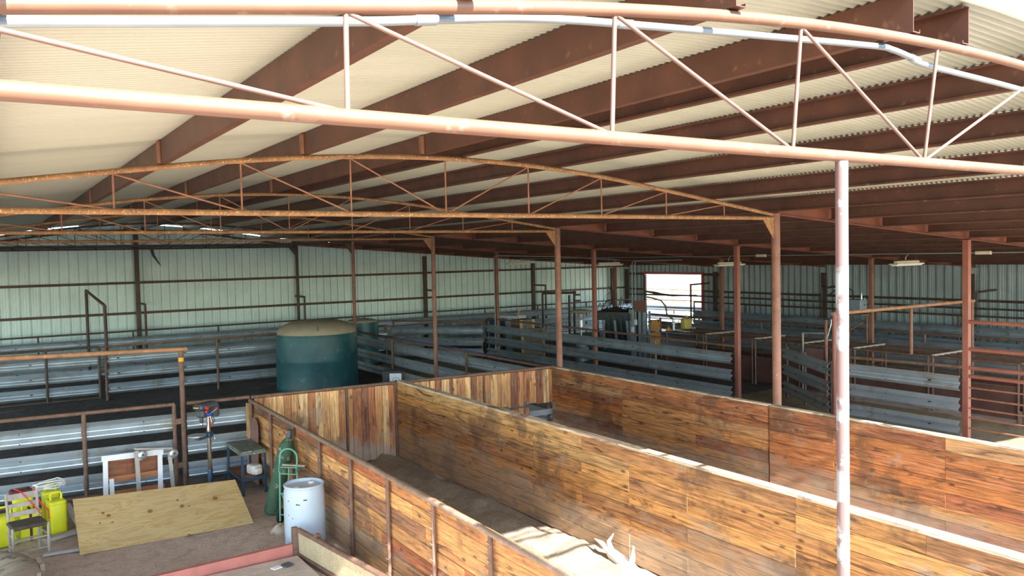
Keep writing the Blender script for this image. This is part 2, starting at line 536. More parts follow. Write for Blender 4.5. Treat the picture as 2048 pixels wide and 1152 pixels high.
def dup(root, loc, rotz, label, group=None):
    r = root.copy(); C.objects.link(r)
    r.location = loc; r.rotation_euler = (0, 0, rotz); r['label'] = label
    if group: r['group'] = group
    for ch in list(root.children):
        c = ch.copy(); C.objects.link(c); c.parent = r
        for g in ch.children:
            d = g.copy(); C.objects.link(d); d.parent = c
    return r


ORD = ['first', 'second', 'third', 'fourth', 'fifth', 'sixth', 'seventh', 'eighth', 'ninth', 'tenth', 'eleventh', 'twelfth', 'thirteenth']

# ------------------------------------------------------------------ building grid
TY = [2.75 + 6 * i for i in range(6)]          # truss lines
XC, XE, XL = 4.79, 10.9, -1.33                 # hall centre, right and left truss ends
PW = 1.2245                                    # truss panel
ZB = 4.60                                      # bottom chord
POSTX = [16.8, 22.8]                           # lean-to post rows
XR, YB = 28.95, 33.05                          # right and back walls
DROP = [(0, 0), (1.2245, .035), (2.449, .137), (3.673, .297), (4.898, .468), (6.12, .64)]


def zchord(X):
    d = abs(X - XC)
    if d >= 6.12:
        return 5.285 - .64 - (d - 6.12) * .0755
    # smooth curve through the chord's panel points
    t = d / 1.2245
    k = min(int(t), 4); t -= k
    v = lambda n: DROP[abs(n)][1] if abs(n) <= 5 else 2 * DROP[5][1] - DROP[4][1]
    a, b, c, e = v(k - 1), v(k), v(k + 1), v(k + 2)
    return 5.285 - .5 * ((2 * b) + (c - a) * t + (2 * a - 5 * b + 4 * c - e) * t * t + (3 * b - a - 3 * c + e) * t ** 3)


def zpurl(X):
    return zchord(X) + 0.032


def zroof(X):
    return zpurl(X) + 0.235


# ------------------------------------------------------------------ ground
def floor_obj():
    mb = MB()
    x0, x1, y0, y1 = -12.0, 30.5, 1.0, 34.5
    nx, ny = 170, 134
    rnd = random.Random(3)
    hs = [[rnd.gauss(0, 0.010) for j in range(ny + 1)] for i in range(nx + 1)]
    vs = []
    for i in range(nx + 1):
        for j in range(ny + 1):
            x = x0 + (x1 - x0) * i / nx; y = y0 + (y1 - y0) * j / ny
            e = min(i, nx - i, j, ny - j)
            h = hs[i][j] + 0.012 * math.sin(x * 2.3 + y) * math.sin(y * 1.7)
            vs.append((x, y, h if e > 1 else 0.0))
    fs = [(i * (ny + 1) + j, (i + 1) * (ny + 1) + j, (i + 1) * (ny + 1) + j + 1, i * (ny + 1) + j + 1) for i in range(nx) for j in range(ny)]
    mb.add(vs, fs)
    return tag(mb.build('floor', M['dirt'], smooth=180, fixn=False), kind='structure')


floor_obj()
g = MB()
B = 400
for a, b_, c_, d_, mi_ in ((-B, -B, B, 1.0, 0), (-B, 34.5, 30.5, B, 0), (-B, 1.0, -12.0, 34.5, 0), (30.5, 1.0, B, B, 1)):
    g.cur = mi_
    g.add([(a, b_, 0), (c_, b_, 0), (c_, d_, 0), (a, d_, 0)], [(0, 1, 2, 3)])
tag(g.build('ground', [M['outside'], M['yard']], fixn=False), kind='structure')

# ------------------------------------------------------------------ roof
def roof(name, xs):
    mb = MB()
    per, sub, amp = 0.068, 8, 0.0120
    ny = int((33.35 - 2.58) / per * sub)
    vs = []
    for x in xs:
        z = zroof(x) + amp
        for j in range(ny + 1):
            y = 2.58 + j * per / sub
            vs.append((x, y, z + amp * (1 - 2 * abs(math.sin(PI * j / sub)) ** 1.15)))
    k = ny + 1
    fs = [(i * k + j, i * k + j + 1, (i + 1) * k + j + 1, (i + 1) * k + j) for i in range(len(xs) - 1) for j in range(ny)]
    mb.add(vs, fs)
    return tag(mb.build(name, M['roof'], smooth=55, fixn=False), kind='structure')


roof('ceiling', [XL + (XE - XL) * i / 20 for i in range(21)])
roof('ceiling_right', [XE, 16.8, 22.8, 29.2])
roof('ceiling_left', [-9.0, -5.0, XL])

# purlins -----------------------------------------------------------------
def cee(sgn, h=0.23, f=0.07, t=0.006, lip=0.02):
    p = [(0, 0), (f, 0), (f, lip), (f - t, lip), (f - t, t), (t, t), (t, h - t), (f - t, h - t), (f - t, h - lip), (f, h - lip), (f, h), (0, h)]
    return [(u * sgn, v) for u, v in p]


def purlin(X, sgn, label, stiff=True, matl='purlin'):
    z = zpurl(X)
    e = thing('roof_purlin', label, 'roof beam', (X, 2.64, z), 0, 'steel roof purlins')
    mb = MB().sweep(cee(sgn), (X, 2.64, z), (X, 32.95, z), (1, 0, 0))
    mb.build('channel', M[matl], e)
    if stiff:
        for y in TY[1:4]:
            MB().box((X - sgn * 0.012, y, z + 0.115), (0.02, 0.10, 0.22)).build('stiffener_plate', M['rod'], e)
    return e


dl = [.30, 1.77, 3.24, 4.70]
for k, d in enumerate(dl):
    purlin(XC - d, 1 if k < 3 else -1, 'red-brown steel roof purlin, %s one left of the roof ridge' % ORD[k])
for k, d in enumerate(dl + [6.0]):
    purlin(XC + d, -1, 'red-brown steel roof purlin, %s one right of the roof ridge' % ORD[k])
for k in range(11):
    X = 12.3 + 1.5 * k
    z = zpurl(X)
    e = thing('roof_purlin', 'dark brown purlin under the lean-to roof, %s out from the hall posts' % ORD[k], 'roof beam', (X, 2.64, z), 0, 'lean-to purlins')
    ys = [2.64] + TY[1:] 
    for ya, yb in zip(ys, ys[1:]):
        MB().sweep(cee(-1), (X, ya + (.052 if ya > 3 else 0), z), (X, yb - .052, z), (1, 0, 0)).build('channel', M['leanpurlin'], e)

# lean-to rafters -----------------------------------------------------------
NAMES = ['front open end', 'second truss line', 'third truss line', 'fourth truss line', 'fifth truss line', 'back wall']
IB = [(-.05, 0), (.05, 0), (.05, .008), (.005, .008), (.005, .212), (.05, .212), (.05, .22), (-.05, .22), (-.05, .212), (-.005, .212), (-.005, .008), (-.05, .008)]
RZ = .022
for i in range(1, 6):
    y = TY[i]
    p = Vector((XE + .075, y, zpurl(XE + .1) - RZ)); q = Vector((28.9, y, zpurl(28.9) - RZ))
    mb = MB().sweep(IB, p, q, (0, 1, 0))
    tag(mb.build('rafter', M['rafter']), 'sloping red-brown rafter carrying the lean-to purlins at the %s' % NAMES[i], 'roof beam', 'lean-to rafters')

# ------------------------------------------------------------------ trusses
def truss(i, y, label, mc, mr, lean=0.0, kmin=-5, rc=0.031):
    e = thing('roof_truss', label, 'truss', (XC, y, ZB), 0, 'bowstring roof trusses')
    ytop = lambda X: y - lean * (0.5 * (X - 1.0) + 0.5 * math.sqrt((X - 1.0) ** 2 + .6)) / 3.8
    xs = [XC + PW * k for k in range(-5, 6)]
    MB().tube([(XL, y, ZB), (XE, y, ZB)], rc, 14).build('bottom_chord', mc, e, smooth=50)
    pts = [Vector((XC + 12.2 * (t / 40) - 6.1, 0, 0)) for t in range(41)]
    for p in pts:
        p.z = zchord(p.x); p.y = ytop(p.x)
    MB().tube(pts, rc * .93, 14).build('top_chord', mc, e, smooth=50)
    for k in range(kmin, 5):
        if abs(k) == 5: continue
        X = XC + PW * k
        MB().tube([(X, y, ZB), (X, ytop(X), zchord(X))], 0.0105, 8).build('vertical_rod', mr, e, smooth=60)
    for k in range(kmin, 5):
        if k in (4,): pass
        if k < 0:
            a, b_ = XC + PW * k, XC + PW * (k + 1)
        else:
            a, b_ = XC + PW * (k + 1), XC + PW * k
        if abs(a - XC) > 6.0: continue
        MB().tube([(a, ytop(a), zchord(a) - .02), (b_ - .02 * (1 if k < 0 else -1), y, ZB + .02)], 0.0095, 8).build('diagonal_rod', mr, e, smooth=60)
    if i > 0:
        for s_, xx in ((-1, XE - .07),):
            MB().prism([(0, 0), (-.28, 0), (0, -.34)], .012, (xx + .02, y - .006, ZB - .02), (1, 0, 0), (0, 0, 1)).build('gusset', mc, e)
    return e


TL = ['sunlit pale pink pipe truss at the open front, nearest the viewer',
      'rusty truss with yellow-speckled chords, next one behind the pale front truss',
      'rusty truss on the pipe post at the corner of the plank pens',
      'rusty truss fourth from the front, above the front of the water tank',
      'dark truss fifth from the front, hanging behind the water tank',
      'dark truss against the pale back wall']
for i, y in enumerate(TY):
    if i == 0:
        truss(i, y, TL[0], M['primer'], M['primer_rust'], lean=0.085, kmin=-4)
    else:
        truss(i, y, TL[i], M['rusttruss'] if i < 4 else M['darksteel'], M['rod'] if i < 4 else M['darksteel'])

# conduit along the front truss
e = thing('conduit', 'bent silver galvanized conduit running along the pale front truss', 'pipe', (1.0, 2.87, 4.9))
cp = [(-.6, 2.87, 4.75), (0.079, 2.87, 4.825), (1.158, 2.87, 4.972), (1.455, 2.87, 5.018), (1.75, 2.87, 5.066), (1.96, 2.87, 5.096), (2.2, 2.87, 5.122), (2.484, 2.87, 5.145), (3.362, 2.87, 5.209), (4.45, 2.87, 5.283), (4.654, 2.87, 5.285), (4.85, 2.87, 5.262), (5.033, 2.87, 5.232), (6.234, 2.87, 5.192), (8.0, 2.87, 5.10)]
cp = [(x, y, z) for x, y, z in cp]
def smooth_path(P, n=5):
    P = [Vector(p) for p in P]; out = []
    for i in range(len(P) - 1):
        a, b_, c_, d_ = P[max(i - 1, 0)], P[i], P[i + 1], P[min(i + 2, len(P) - 1)]
        for k in range(n):
            t = k / n
            out.append(.5 * ((2 * b_) + (c_ - a) * t + (2 * a - 5 * b_ + 4 * c_ - d_) * t * t + (3 * b_ - a - 3 * c_ + d_) * t ** 3))
    return out + [P[-1]]


MB().tube(smooth_path(cp), 0.0185, 12).build('pipe', M['galvconduit'], e, smooth=60)
for a in (3, 7, 11):
    p, q = Vector(cp[a]), Vector(cp[a + 1]); d = (q - p).normalized()
    MB().tube([p, p + d * .09], 0.0225, 12).build('coupling', M['galvconduit'], e, smooth=60)

# ------------------------------------------------------------------ posts
def rpost(name, label, X, y, top, r, matl, group, z0=-.05):
    mb = MB().tube([(X, y, z0), (X, y, top * .5), (X, y, top)], r, 20)
    return tag(mb.build(name, matl, smooth=50), label, 'post', group)


mbp = MB().tube([(3.98, 2.75, -.05), (3.98, 2.75, 2.2), (3.98, 2.75, ZB - .028)], .034, 20)
tag(mbp.build('prop_post', M['peel'], smooth=50), 'white prop pipe with peeling paint under the pale front truss', 'post')
PL = [None, 'thick rust-red pipe post at the end of the yellow-speckled truss', 'rust-red pipe post at the back corner of the plank pens',
      'red-brown pipe post rising through the side guardrail fence', 'brown pipe post just right of the green water tank', 'dark pipe post standing against the pale back wall']
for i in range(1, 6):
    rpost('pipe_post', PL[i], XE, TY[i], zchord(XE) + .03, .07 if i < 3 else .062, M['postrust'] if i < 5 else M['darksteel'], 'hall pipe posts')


def spost(X, y, label, top, matl, w=.115):
    e = thing('steel_post', label, 'post', (X, y, 0), 0, 'lean-to steel posts')
    MB().box((X, y, top / 2 - .026), (w, w, top + .028)).build('shaft', matl, e)
    MB().box((X, y, top - .006), (w * 2.0, w * 1.5, .012)).build('cap_plate', matl, e)
    return e


for r_, (X, rowname) in enumerate(zip(POSTX, ('inner', 'outer'))):
    for i in range(1, 5):
        if r_ == 1 and i == 1: continue
        desc = {(0, 1): 'red square post beside the row of horizontal pipe rails',
                (0, 2): 'red square post where the long guardrail fence ends by the gateway',
                (0, 3): 'slim red square post left of the dark squeeze chute',
                (0, 4): 'dark brown square post carrying the left conduit',
                (1, 2): 'brown square post beside the grey control box',
                (1, 3): 'brown square post right of the bright doorway',
                (1, 4): 'dark square post deep behind the squeeze chute'}[(r_, i)]
        spost(X, TY[i], desc, zpurl(X) - RZ - .014, M['postred'] if (r_ == 0 and i < 4) else M['postrust'])

# ------------------------------------------------------------------ walls
def rib_profile(n0, n1, per=0.305):
    """plan profile of the wall sheet: main ribs stand away from the room"""
    pts = []
    k = n0
    while k < n1:
        for a, d in ((0, 0), (.03, 0), (.036, .07), (.087, .07), (.093, 0), (.155, 0), (.16, .007), (.185, .007), (.19, 0), (.235, 0), (.24, .007), (.265, .007), (.27, 0)):
            if k + a <= n1: pts.append((k + a, d))
        k += per
    pts.append((n1, 0))
    return pts


def sheet_wall(name, pts, top, pos, matl, z0=0.0):
    """vertical sheet: pts [(s,d)], pos(s,d)->(x,y), top(s)->z"""
    mb = MB()
    n = len(pts)
    lo = [z0(s) if callable(z0) else z0 for s, d in pts]
    vs = [(*pos(s, d), l) for (s, d), l in zip(pts, lo)] + [(*pos(s, d), top(s)) for s, d in pts]
    mb.add(vs, [(i, i + 1, n + i + 1, n + i) for i in range(n - 1)])
    return mb


mb = sheet_wall('w', rib_profile(-9.0, XR + .1), lambda s: zroof(s) - (.055 if XL < s < XE else .03), lambda s, d: (s, YB + d), None)
tag(mb.build('wall_back', M['wallmetal'], fixn=False), kind='structure')
DY0, DY1, DZ = 27.55, 31.5, 2.93
mb = MB()
for a, b_, zz in ((3.0, DY0, None), (DY1, YB + .05, None), (DY0, DY1, DZ)):
    s = sheet_wall('w', rib_profile(a, b_), lambda s: zroof(XR) - .02, lambda s, d: (XR + d, s), None, z0=(zz or 0.0))
    mb.add(s.v, s.f)
tag(mb.build('wall_right', M['wallgrey'], fixn=False), kind='structure')
fr = MB()
fr.box((XR - .03, DY0 - .06, DZ / 2 + .06), (.12, .12, DZ + .12)).box((XR - .03, DY1 + .06, DZ / 2 + .06), (.12, .12, DZ + .12)).box((XR - .03, (DY0 + DY1) / 2, DZ + .06), (.12, DY1 - DY0, .12))
tag(fr.build('door_1', simple('door_frame_red', (0.42, 0.10, 0.10), .5)), kind='structure')

# wall framing
def girt(p, q, label, w=.06, h=.09):
    return tag(MB().beam(p, q, w, h).build('wall_girt', M['darksteel']), label, 'wall girt', 'wall girts')


girt((XL - 4, 32.95, 3.35), (XR - .1, 32.95, 3.35), 'upper dark girt across the pale back wall')
girt((XL - 4, 32.95, 2.22), (XR - .1, 32.95, 2.22), 'lower dark girt across the pale back wall, below the upper one')
girt((XL - 4, 32.95, 4.69), (XE, 32.95, 4.69), 'dark girt just under the back wall truss', h=.08)
girt((28.86, 5.0, 2.15), (28.86, DY0 - .15, 2.15), 'dark girt along the grey right wall')
girt((28.86, DY0 - 1.2, 2.95), (28.86, DY0 - .14, 2.95), 'short dark header right of the doorway', h=.12)
girt((28.86, DY1 + .13, 2.95), (28.86, 32.6, 2.95), 'short dark header left of the doorway', h=.12)
girt((28.86, DY1 + .13, 2.15), (28.86, 32.6, 2.15), 'short dark girt left of the doorway', h=.09)
for X, d in ((4.87, 'dark column in the middle of the pale back wall, left of the tank'), (16.8, 'dark column on the back wall above the diagonal gate'), (22.75, 'dark column on the back wall behind the slim hanging frame'), (27.8, 'dark column on the back wall near the corner, above the chute hoses'), (28.8, 'dark corner column where the two walls meet')):
    w = .15
    tag(MB().box((X, 32.83, (zpurl(X) - .13) / 2), (w, w * .9, zpurl(X) - .13)).build('wall_column', M['darksteel']), d, 'post', 'wall columns')
for y, d in ((26.6, 'dark column on the right wall beside the doorway'), (20.75, 'dark column on the right wall behind the rust-red pipe post'), (14.85, 'dark column on the right wall behind the red square post')):
    tag(MB().box((28.8, y, 1.54), (.15, .16, 3.08)).build('wall_column', M['darksteel']), d, 'post', 'wall columns')

# ------------------------------------------------------------------ guardrail fences
_half = [(0, .156), (.012, .146), (.045, .119), (.072, .099), (.082, .083), (.078, .066), (.055, .044), (.028, .023), (.007, .009)]
WB = _half + [(u, -v) for u, v in reversed(_half)]
WPROF = WB + [(u - .004, v) for u, v in reversed(WB)]


def wbeam(mb, p, q, face, slots=True):
    """W-beam from p to q (its centre line), peaks toward `face`; slots and bolt heads use material 1"""
    p, q = Vector(p), Vector(q)
    mb.cur = 0
    mb.sweep(WPROF, p, q, face)
    d = (q - p); L = d.length; d.normalize()
    if slots:
        mb.cur = 1
        fv = Vector(face)
        t = .38; k = 0
        while t < L - .2:
            c = p + d * t
            if k % 2 == 0:
                mb.beam(c + fv * .010 - d * .035, c + fv * .010 + d * .035, .008, .020)
            else:
                for vz in (.083, -.083):
                    q = c + fv * .0795 + Vector((0, 0, vz))
                    mb.tube([q, q + fv * .003], .011, 8)
            t += .95; k += 1
        mb.cur = 0


def fence(name, label, cat, p0, p1, rail=None, beams=(1.2, .75, .29), posts=(), ptop=None, front=False, group=None, pr=.036, rr=.034, mp='pipe', slots=True, z0=0.0, matb='galv', off=None, endposts=None, pz=-.03, breaks=()):
    """guardrail fence in plan from p0 to p1. front: beams stand on the viewer side of the posts."""
    a, b_ = Vector((p0[0], p0[1], 0)), Vector((p1[0], p1[1], 0))
    d = (b_ - a); L = d.length; d.normalize()
    nrm = Vector((-d.y, d.x, 0))
    mid = (a + b_) / 2
    if nrm.dot(-mid) < 0: nrm = -nrm           # toward the viewer side
    e = thing(name, label, cat, (mid.x, mid.y, z0), 0, group)
    offv = nrm * (.04 if front else -.125)
    if off is not None: offv = nrm * off
    for z in beams:
        cuts = [0.0] + [L * t for t in breaks] + [L]
        for c0, c1 in zip(cuts, cuts[1:]):
            mb = MB()
            wbeam(mb, a + d * (c0 + .006) + offv + Vector((0, 0, z)), a + d * (c1 - .006) + offv + Vector((0, 0, z)), nrm, slots)
            mb.build('guardrail_beam', [M[matb], M['black']], e, smooth=32)
    if rail:
        r0, r1 = rail if isinstance(rail, tuple) else (rail, rail)
        MB().tube([a + Vector((0, 0, r0)), b_ + Vector((0, 0, r1))], rr, 12).build('top_rail', M[mp], e, smooth=50)
    for t in posts:
        P = a + d * (L * t)
        top = ptop or ((rail if not isinstance(rail, tuple) else rail[0] + (rail[1] - rail[0]) * t) if rail else 1.5)
        MB().tube([P + Vector((0, 0, pz)), P + Vector((0, 0, top))], pr, 12).build('post', M[mp], e, smooth=50)
    return e


# near left: gate and fixed bay behind the tools
gt = fence('guardrail_gate', 'near guardrail gate at lower left, galvanized rails in a rusty pipe frame', 'gate', (-.9, 15.88), (2.83, 15.52), 1.53, (1.18, .72, .27), (.613, .998), front=False, pz=.06)
MB().tube([(-.9, 15.88, .07), (2.83, 15.52, .07)], .034, 12).build('bottom_rail', M['pipe'], gt, smooth=50)
for z in (1.22, .42):
    MB().box((2.90, 15.5, z), (.13, .05, .10)).build('hinge', M['pipe'], gt)
fb = fence('guardrail_fence', 'short galvanized guardrail bay between the gate post and the plank pens', 'fence', (3.03, 15.5), (4.13, 15.40), (1.53, 1.53), (1.18, .72, .27), ())
e = thing('overhead_frame', 'tall rusty post with yellow collar and overhead pipe above the near gate', 'frame', (2.97, 15.5, 0), 0, 'overhead pipe frames')
MB().tube([(2.97, 15.5, -.05), (2.97, 15.5, 2.50)], .043, 14).build('post', M['pipe'], e, smooth=50)
MB().tube([(-.9, 15.86, 2.585), (3.08, 15.5, 2.515)], .042, 14).build('overhead_pipe', M['pipelight'], e, smooth=50)
MB().tube([(2.97, 15.5, 2.30), (2.97, 15.5, 2.37)], .050, 14).build('yellow_collar', M['yelloworange'], e, smooth=50)['label'] = 'yellow painted collar'

# second row at the fifth truss line
gt = fence('guardrail_gate', 'dark framed guardrail gate at far left, second row back', 'gate', (-1.2, 26.9), (2.86, 26.75), 1.63, (1.22, .79, .36), (.66, .995), pz=.1, mp='darksteel')
MB().tube([(-1.2, 26.9, .12), (2.86, 26.75, .12)], .034, 10).build('bottom_rail', M['darksteel'], gt, smooth=50)
fence('guardrail_fence', 'galvanized guardrail fence running behind the green water tank', 'fence', (2.98, 26.75), (10.7, 26.75), 1.62, (1.24, .79, .34), (.005, .42, .7, .99), breaks=(.42,), slots=True)
# row along the back wall
fence('guardrail_fence', 'galvanized guardrail fence along the foot of the pale back wall, under a thin pipe', 'fence', (-1.4, 31.6), (28.0, 31.6), 1.66, (1.30, .86, .42), [.0 + .1 * k for k in range(11)], mp='darksteel', rr=.03, pr=.03, front=True, breaks=(.2, .4, .6, .8))
e = thing('overhead_frame', 'dark tall frame stepping down between two rows of guardrail at far left', 'frame', (2.95, 29.2, 0), 0, 'overhead pipe frames')
a, b_ = at(172, 581, Y=31.5), at(209, 611, Y=26.9)
MB().tube([a, b_], .045, 10).build('overhead_pipe', M['darksteel'], e, smooth=50)
MB().tube([a, (a.x, a.y, -.02)], .05, 10).build('post', M['darksteel'], e, smooth=50)
MB().tube([b_, (b_.x + .02, b_.y, -.02)], .05, 10).build('post', M['darksteel'], e, smooth=50)
for X, dsc in ((4.93, 'small dark hook frame beside the middle wall column'), (10.82, 'small dark hook frame on the back wall above the water tank'), (16.7, 'small dark hook frame on the back wall above the diagonal gate'), (22.68, 'small dark hook frame on the back wall above the crates')):
    e = thing('hook_frame', dsc, 'frame', (X, 31.75, 0), 0, 'wall hook frames')
    MB().tube([(X, 32.8, 2.58), (X, 31.7, 2.58)], .04, 8).build('arm', M['darksteel'], e, smooth=50)
    MB().tube([(X, 31.72, 2.60), (X, 31.72, -.02)], .04, 8).build('post', M['darksteel'], e, smooth=50)

# along the hall post line, right of the tank
fence('guardrail_fence', 'dark guardrail fence running from the water tank to the pens corner', 'fence', (11.2, 29.5), (11.12, 15.1), (1.45, 1.42), (1.14, .68, .22), (.03, .36, .7, .97), breaks=(.5,), matb='galv')
e = tag(MB().tube([(11.22, 29.2, 1.49), (11.24, 26, 1.47), (11.22, 22.2, 1.47), (11.25, 21, 1.48), (11.2, 18.5, 1.46), (11.28, 17.9, 1.40), (11.3, 17.4, 1.46)], .014, 8).build('water_hose', M['hoseblue'], smooth=60), 'faded blue hose lying along the rail beside the water tank', 'hose')
# diagonal gate behind
fence('guardrail_gate', 'diagonal guardrail gate between the back wall and the long lean-to fence', 'gate', (13.9, 30.2), (16.6, 27.5), 1.5, (1.12, .66, .24), (.02, .98), front=True, slots=True)
fence('guardrail_gate', 'second guardrail gate behind the tank, hung on a stout post with dark latch plates', 'gate', (11.4, 30.9), (13.75, 30.35), 1.32, (.98, .5), (.02, .98), front=True, slots=False)

# inner lean-to row
fence('guardrail_fence', 'long guardrail fence on the lean-to post line behind the plank pens', 'fence', (16.72, 27.3), (16.72, 14.82), (1.60, 1.53), (1.20, .745, .29), (.0, .30, .76), front=True, breaks=(.5,), ptop=1.5)
gt = fence('guardrail_gate', 'short guardrail gate swung back in the gap beside the rust-red pipe post', 'gate', (16.75, 11.85), (18.45, 14.5), None, (1.22, .77, .31), (.03, .55, .97), ptop=1.42, front=True, mp='darksteel')
fence('guardrail_fence', 'short sunlit guardrail bay between the white prop pipe and the red square post', 'fence', (16.74, 11.75), (16.74, 8.815), (1.545, 1.60), (1.26, .80, .33), (.0,), front=True)
e = thing('overhead_frame', 'orange-worn overhead pipe on posts crossing toward the right wall', 'frame', (16.8, 11.6, 0), 0, 'overhead pipe frames')
a, b_ = at(1665, 628, Y=11.6), at(1948, 601.5, Y=11.6)
MB().tube([a, b_], .043, 14).build('overhead_pipe', M['pipelight'], e, smooth=50)
MB().tube([(a.x + .06, 11.6, -.03), (a.x + .06, 11.6, a.z)], .05, 12).build('post', M['postred'], e, smooth=50)
m_ = at(1822, 617, Y=11.6)
MB().tube([m_, (m_.x, m_.y, 1.36)], .045, 12).build('hanging_post', M['postrust'], e, smooth=50)
MB().tube([(b_.x - .1, 11.6, -.03), (b_.x - .1, 11.6, b_.z)], .045, 12).build('post', M['postrust'], e, smooth=50)

# horizontal pipe rails at the far right
e = thing('pipe_fence', 'red pipe rail fence with nine rails at the right edge', 'fence', (16.8, 6.6, 0))
for k, y in enumerate((644, 699, 736, 753, 776, 797, 817, 836, 857)):
    z = at(1945, y, X=16.8).z
    MB().tube([(16.8, 8.72, z), (16.8, 3.0, z + .0)], .040 if k < 4 else .017, 10).build('rail', M['postred'] if k < 4 else M['rod'], e, smooth=50)
MB().tube([(16.8, 3.0, -.03), (16.8, 3.0, 2.6)], .05, 10).build('post', M['postred'], e, smooth=50)

# low covered sheep alley -----------------------------------------------------
AX0, AX1, AZ = 19.62, 21.05, 1.35
cross = [20.4, 18.6, 16.6, 14.9, 13.25, 11.1, 9.0, 6.9]
for k, (ya, yb) in enumerate(zip(cross, cross[1:])):
    dsc = 'low brown pipe-topped alley pen, %s from the doorway end' % ORD[k]
    e = thing('alley_pen', dsc, 'pen', (AX0, (ya + yb) / 2, 0), 0, 'row of low alley pens')
    y1, y0 = ya - .03, yb + .03
    MB().tube([(AX0, y1, AZ), (AX0, y0, AZ)], .028, 8).build('top_rail', M['pipe'], e, smooth=50)
    MB().tube([(AX1, y1, AZ), (AX1, y0, AZ)], .028, 8).build('top_rail', M['pipe'], e, smooth=50)
    for q in range(1, 5):
        xx = AX0 + (AX1 - AX0) * q / 5
        MB().tube([(xx, y1, AZ), (xx, y0, AZ)], .017, 6).build('roof_bar', M['pipe'], e, smooth=50)
    MB().tube([(AX0, y1, AZ + .02), (AX1, y1, AZ + .02)], .030, 8).build('cross_bar', M['greywood'], e, smooth=50)
    for xx in (AX0, AX1):
        for yy in (y1 - .03, y0 + .03):
            MB().tube([(xx, yy, -.02), (xx, yy, AZ)], .03, 8).build('leg', M['pipe'], e, smooth=50)
    MB().box((AX0 + .02, (y1 + y0) / 2, .44), (.012, y1 - y0 - .14, .72)).build('side_sheet', M['brownsheet'], e)
    MB().box((AX1 - .02, (y1 + y0) / 2, .40), (.012, y1 - y0 - .14, .64)).build('side_sheet', M['brownsheet'], e)
    for z in (.82, 1.0, 1.17):
        MB().tube([(AX0, y1, z), (AX0, y0, z)], .013 if z > .9 else .022, 6).build('side_rail', M['pipe'], e, smooth=50)

# pen fences further right
fence('guardrail_fence', 'guardrail fence right behind the low alley pens', 'fence', (23.6, 25.5), (23.6, 6.5), 1.46, (1.05, .60), (0, .15, .31, .47, .63, .8, 1), front=True, breaks=(.33, .66))
fence('guardrail_fence', 'far guardrail fence along the foot of the grey right wall', 'fence', (27.4, 26.6), (27.4, 6.5), 1.74, (1.22, .76, .3), (0, .15, .3, .45, .6, .8, 1), front=True, breaks=(.33, .66), mp='darksteel')
e = tag(MB().tube([(27.35, 27.0, 2.02), (27.35, 6.5, 1.98)], .035, 8).build('upper_rail', M['darksteel'], smooth=50), 'dark pipe rail above the far guardrail fence by the right wall', 'rail')
e = tag(MB().tube([(27.3, 31.0, 1.98), (27.35, 27.1, 2.02)], .04, 8).build('rail_pipe', M['darksteel'], smooth=50), 'dark pipe rail crossing in front of the bright doorway', 'rail')
for y, dsc in ((19.9, 'hanging gate bracket on the grey wall left of the white prop pipe'), (14.0, 'hanging gate bracket on the grey wall near the red square post'), (26.9, 'tall gate bracket at the right edge of the doorway')):
    e = thing('hook_frame', dsc, 'frame', (28.0, y, 0), 0, 'wall hook frames')
    x0 = 27.5
    MB().tube([(28.75, y, 2.55), (x0, y, 2.52)], .04, 8).build('arm', M['darksteel'], e, smooth=50)
    MB().tube([(x0, y, 2.56), (x0, y, -.02)], .04, 8).build('post', M['darksteel'], e, smooth=50)

# outside yard seen through the doorway
fence('yard_fence', 'sunlit orange pipe fence outside the doorway', 'fence', (33.0, 39.5), (33.0, 28.0), 1.9, (), (0, .25, .5, .75, 1), mp='pipelight')
fence('yard_gate', 'guardrail gate standing just outside the bright doorway', 'gate', (29.6, 32.6), (30.3, 28.4), 1.55, (1.16, .70), (0, .5, 1), mp='pipelight', front=True)
fence('yard_fence', 'distant pale pipe fence across the yard outside', 'fence', (52.0, 75), (52.0, 45.0), 2.2, (), (0, .2, .4, .6, .8, 1), mp='primer')

# ------------------------------------------------------------------ plank pens
WC = [(0.46, 0.21, 0.07), (0.42, 0.175, 0.055), (0.38, 0.14, 0.05), (0.30, 0.105, 0.042), (0.50, 0.25, 0.09), (0.44, 0.225, 0.09), (0.38, 0.18, 0.075), (0.24, 0.09, 0.038), (0.40, 0.135, 0.045)]
WL = [(0.54, 0.28, 0.10), (0.50, 0.25, 0.085), (0.26, 0.12, 0.06), (0.50, 0.24, 0.085), (0.36, 0.115, 0.04), (0.30, 0.09, 0.035), (0.19, 0.085, 0.05), (0.55, 0.30, 0.12), (0.42, 0.18, 0.06), (0.40, 0.13, 0.045), (0.46, 0.22, 0.08), (0.34, 0.17, 0.08)]
WM = [(0.50, 0.245, 0.075), (0.44, 0.20, 0.062), (0.52, 0.29, 0.11), (0.38, 0.185, 0.07), (0.54, 0.26, 0.08), (0.33, 0.15, 0.06)]
WR = [(0.48, 0.185, 0.05), (0.42, 0.15, 0.045), (0.46, 0.215, 0.075), (0.38, 0.14, 0.05), (0.30, 0.105, 0.045), (0.44, 0.23, 0.10)]
WV = [(0.68, 0.39, 0.16), (0.58, 0.30, 0.115), (0.47, 0.20, 0.075), (0.36, 0.135, 0.055), (0.70, 0.44, 0.21), (0.26, 0.105, 0.055), (0.52, 0.24, 0.09)]


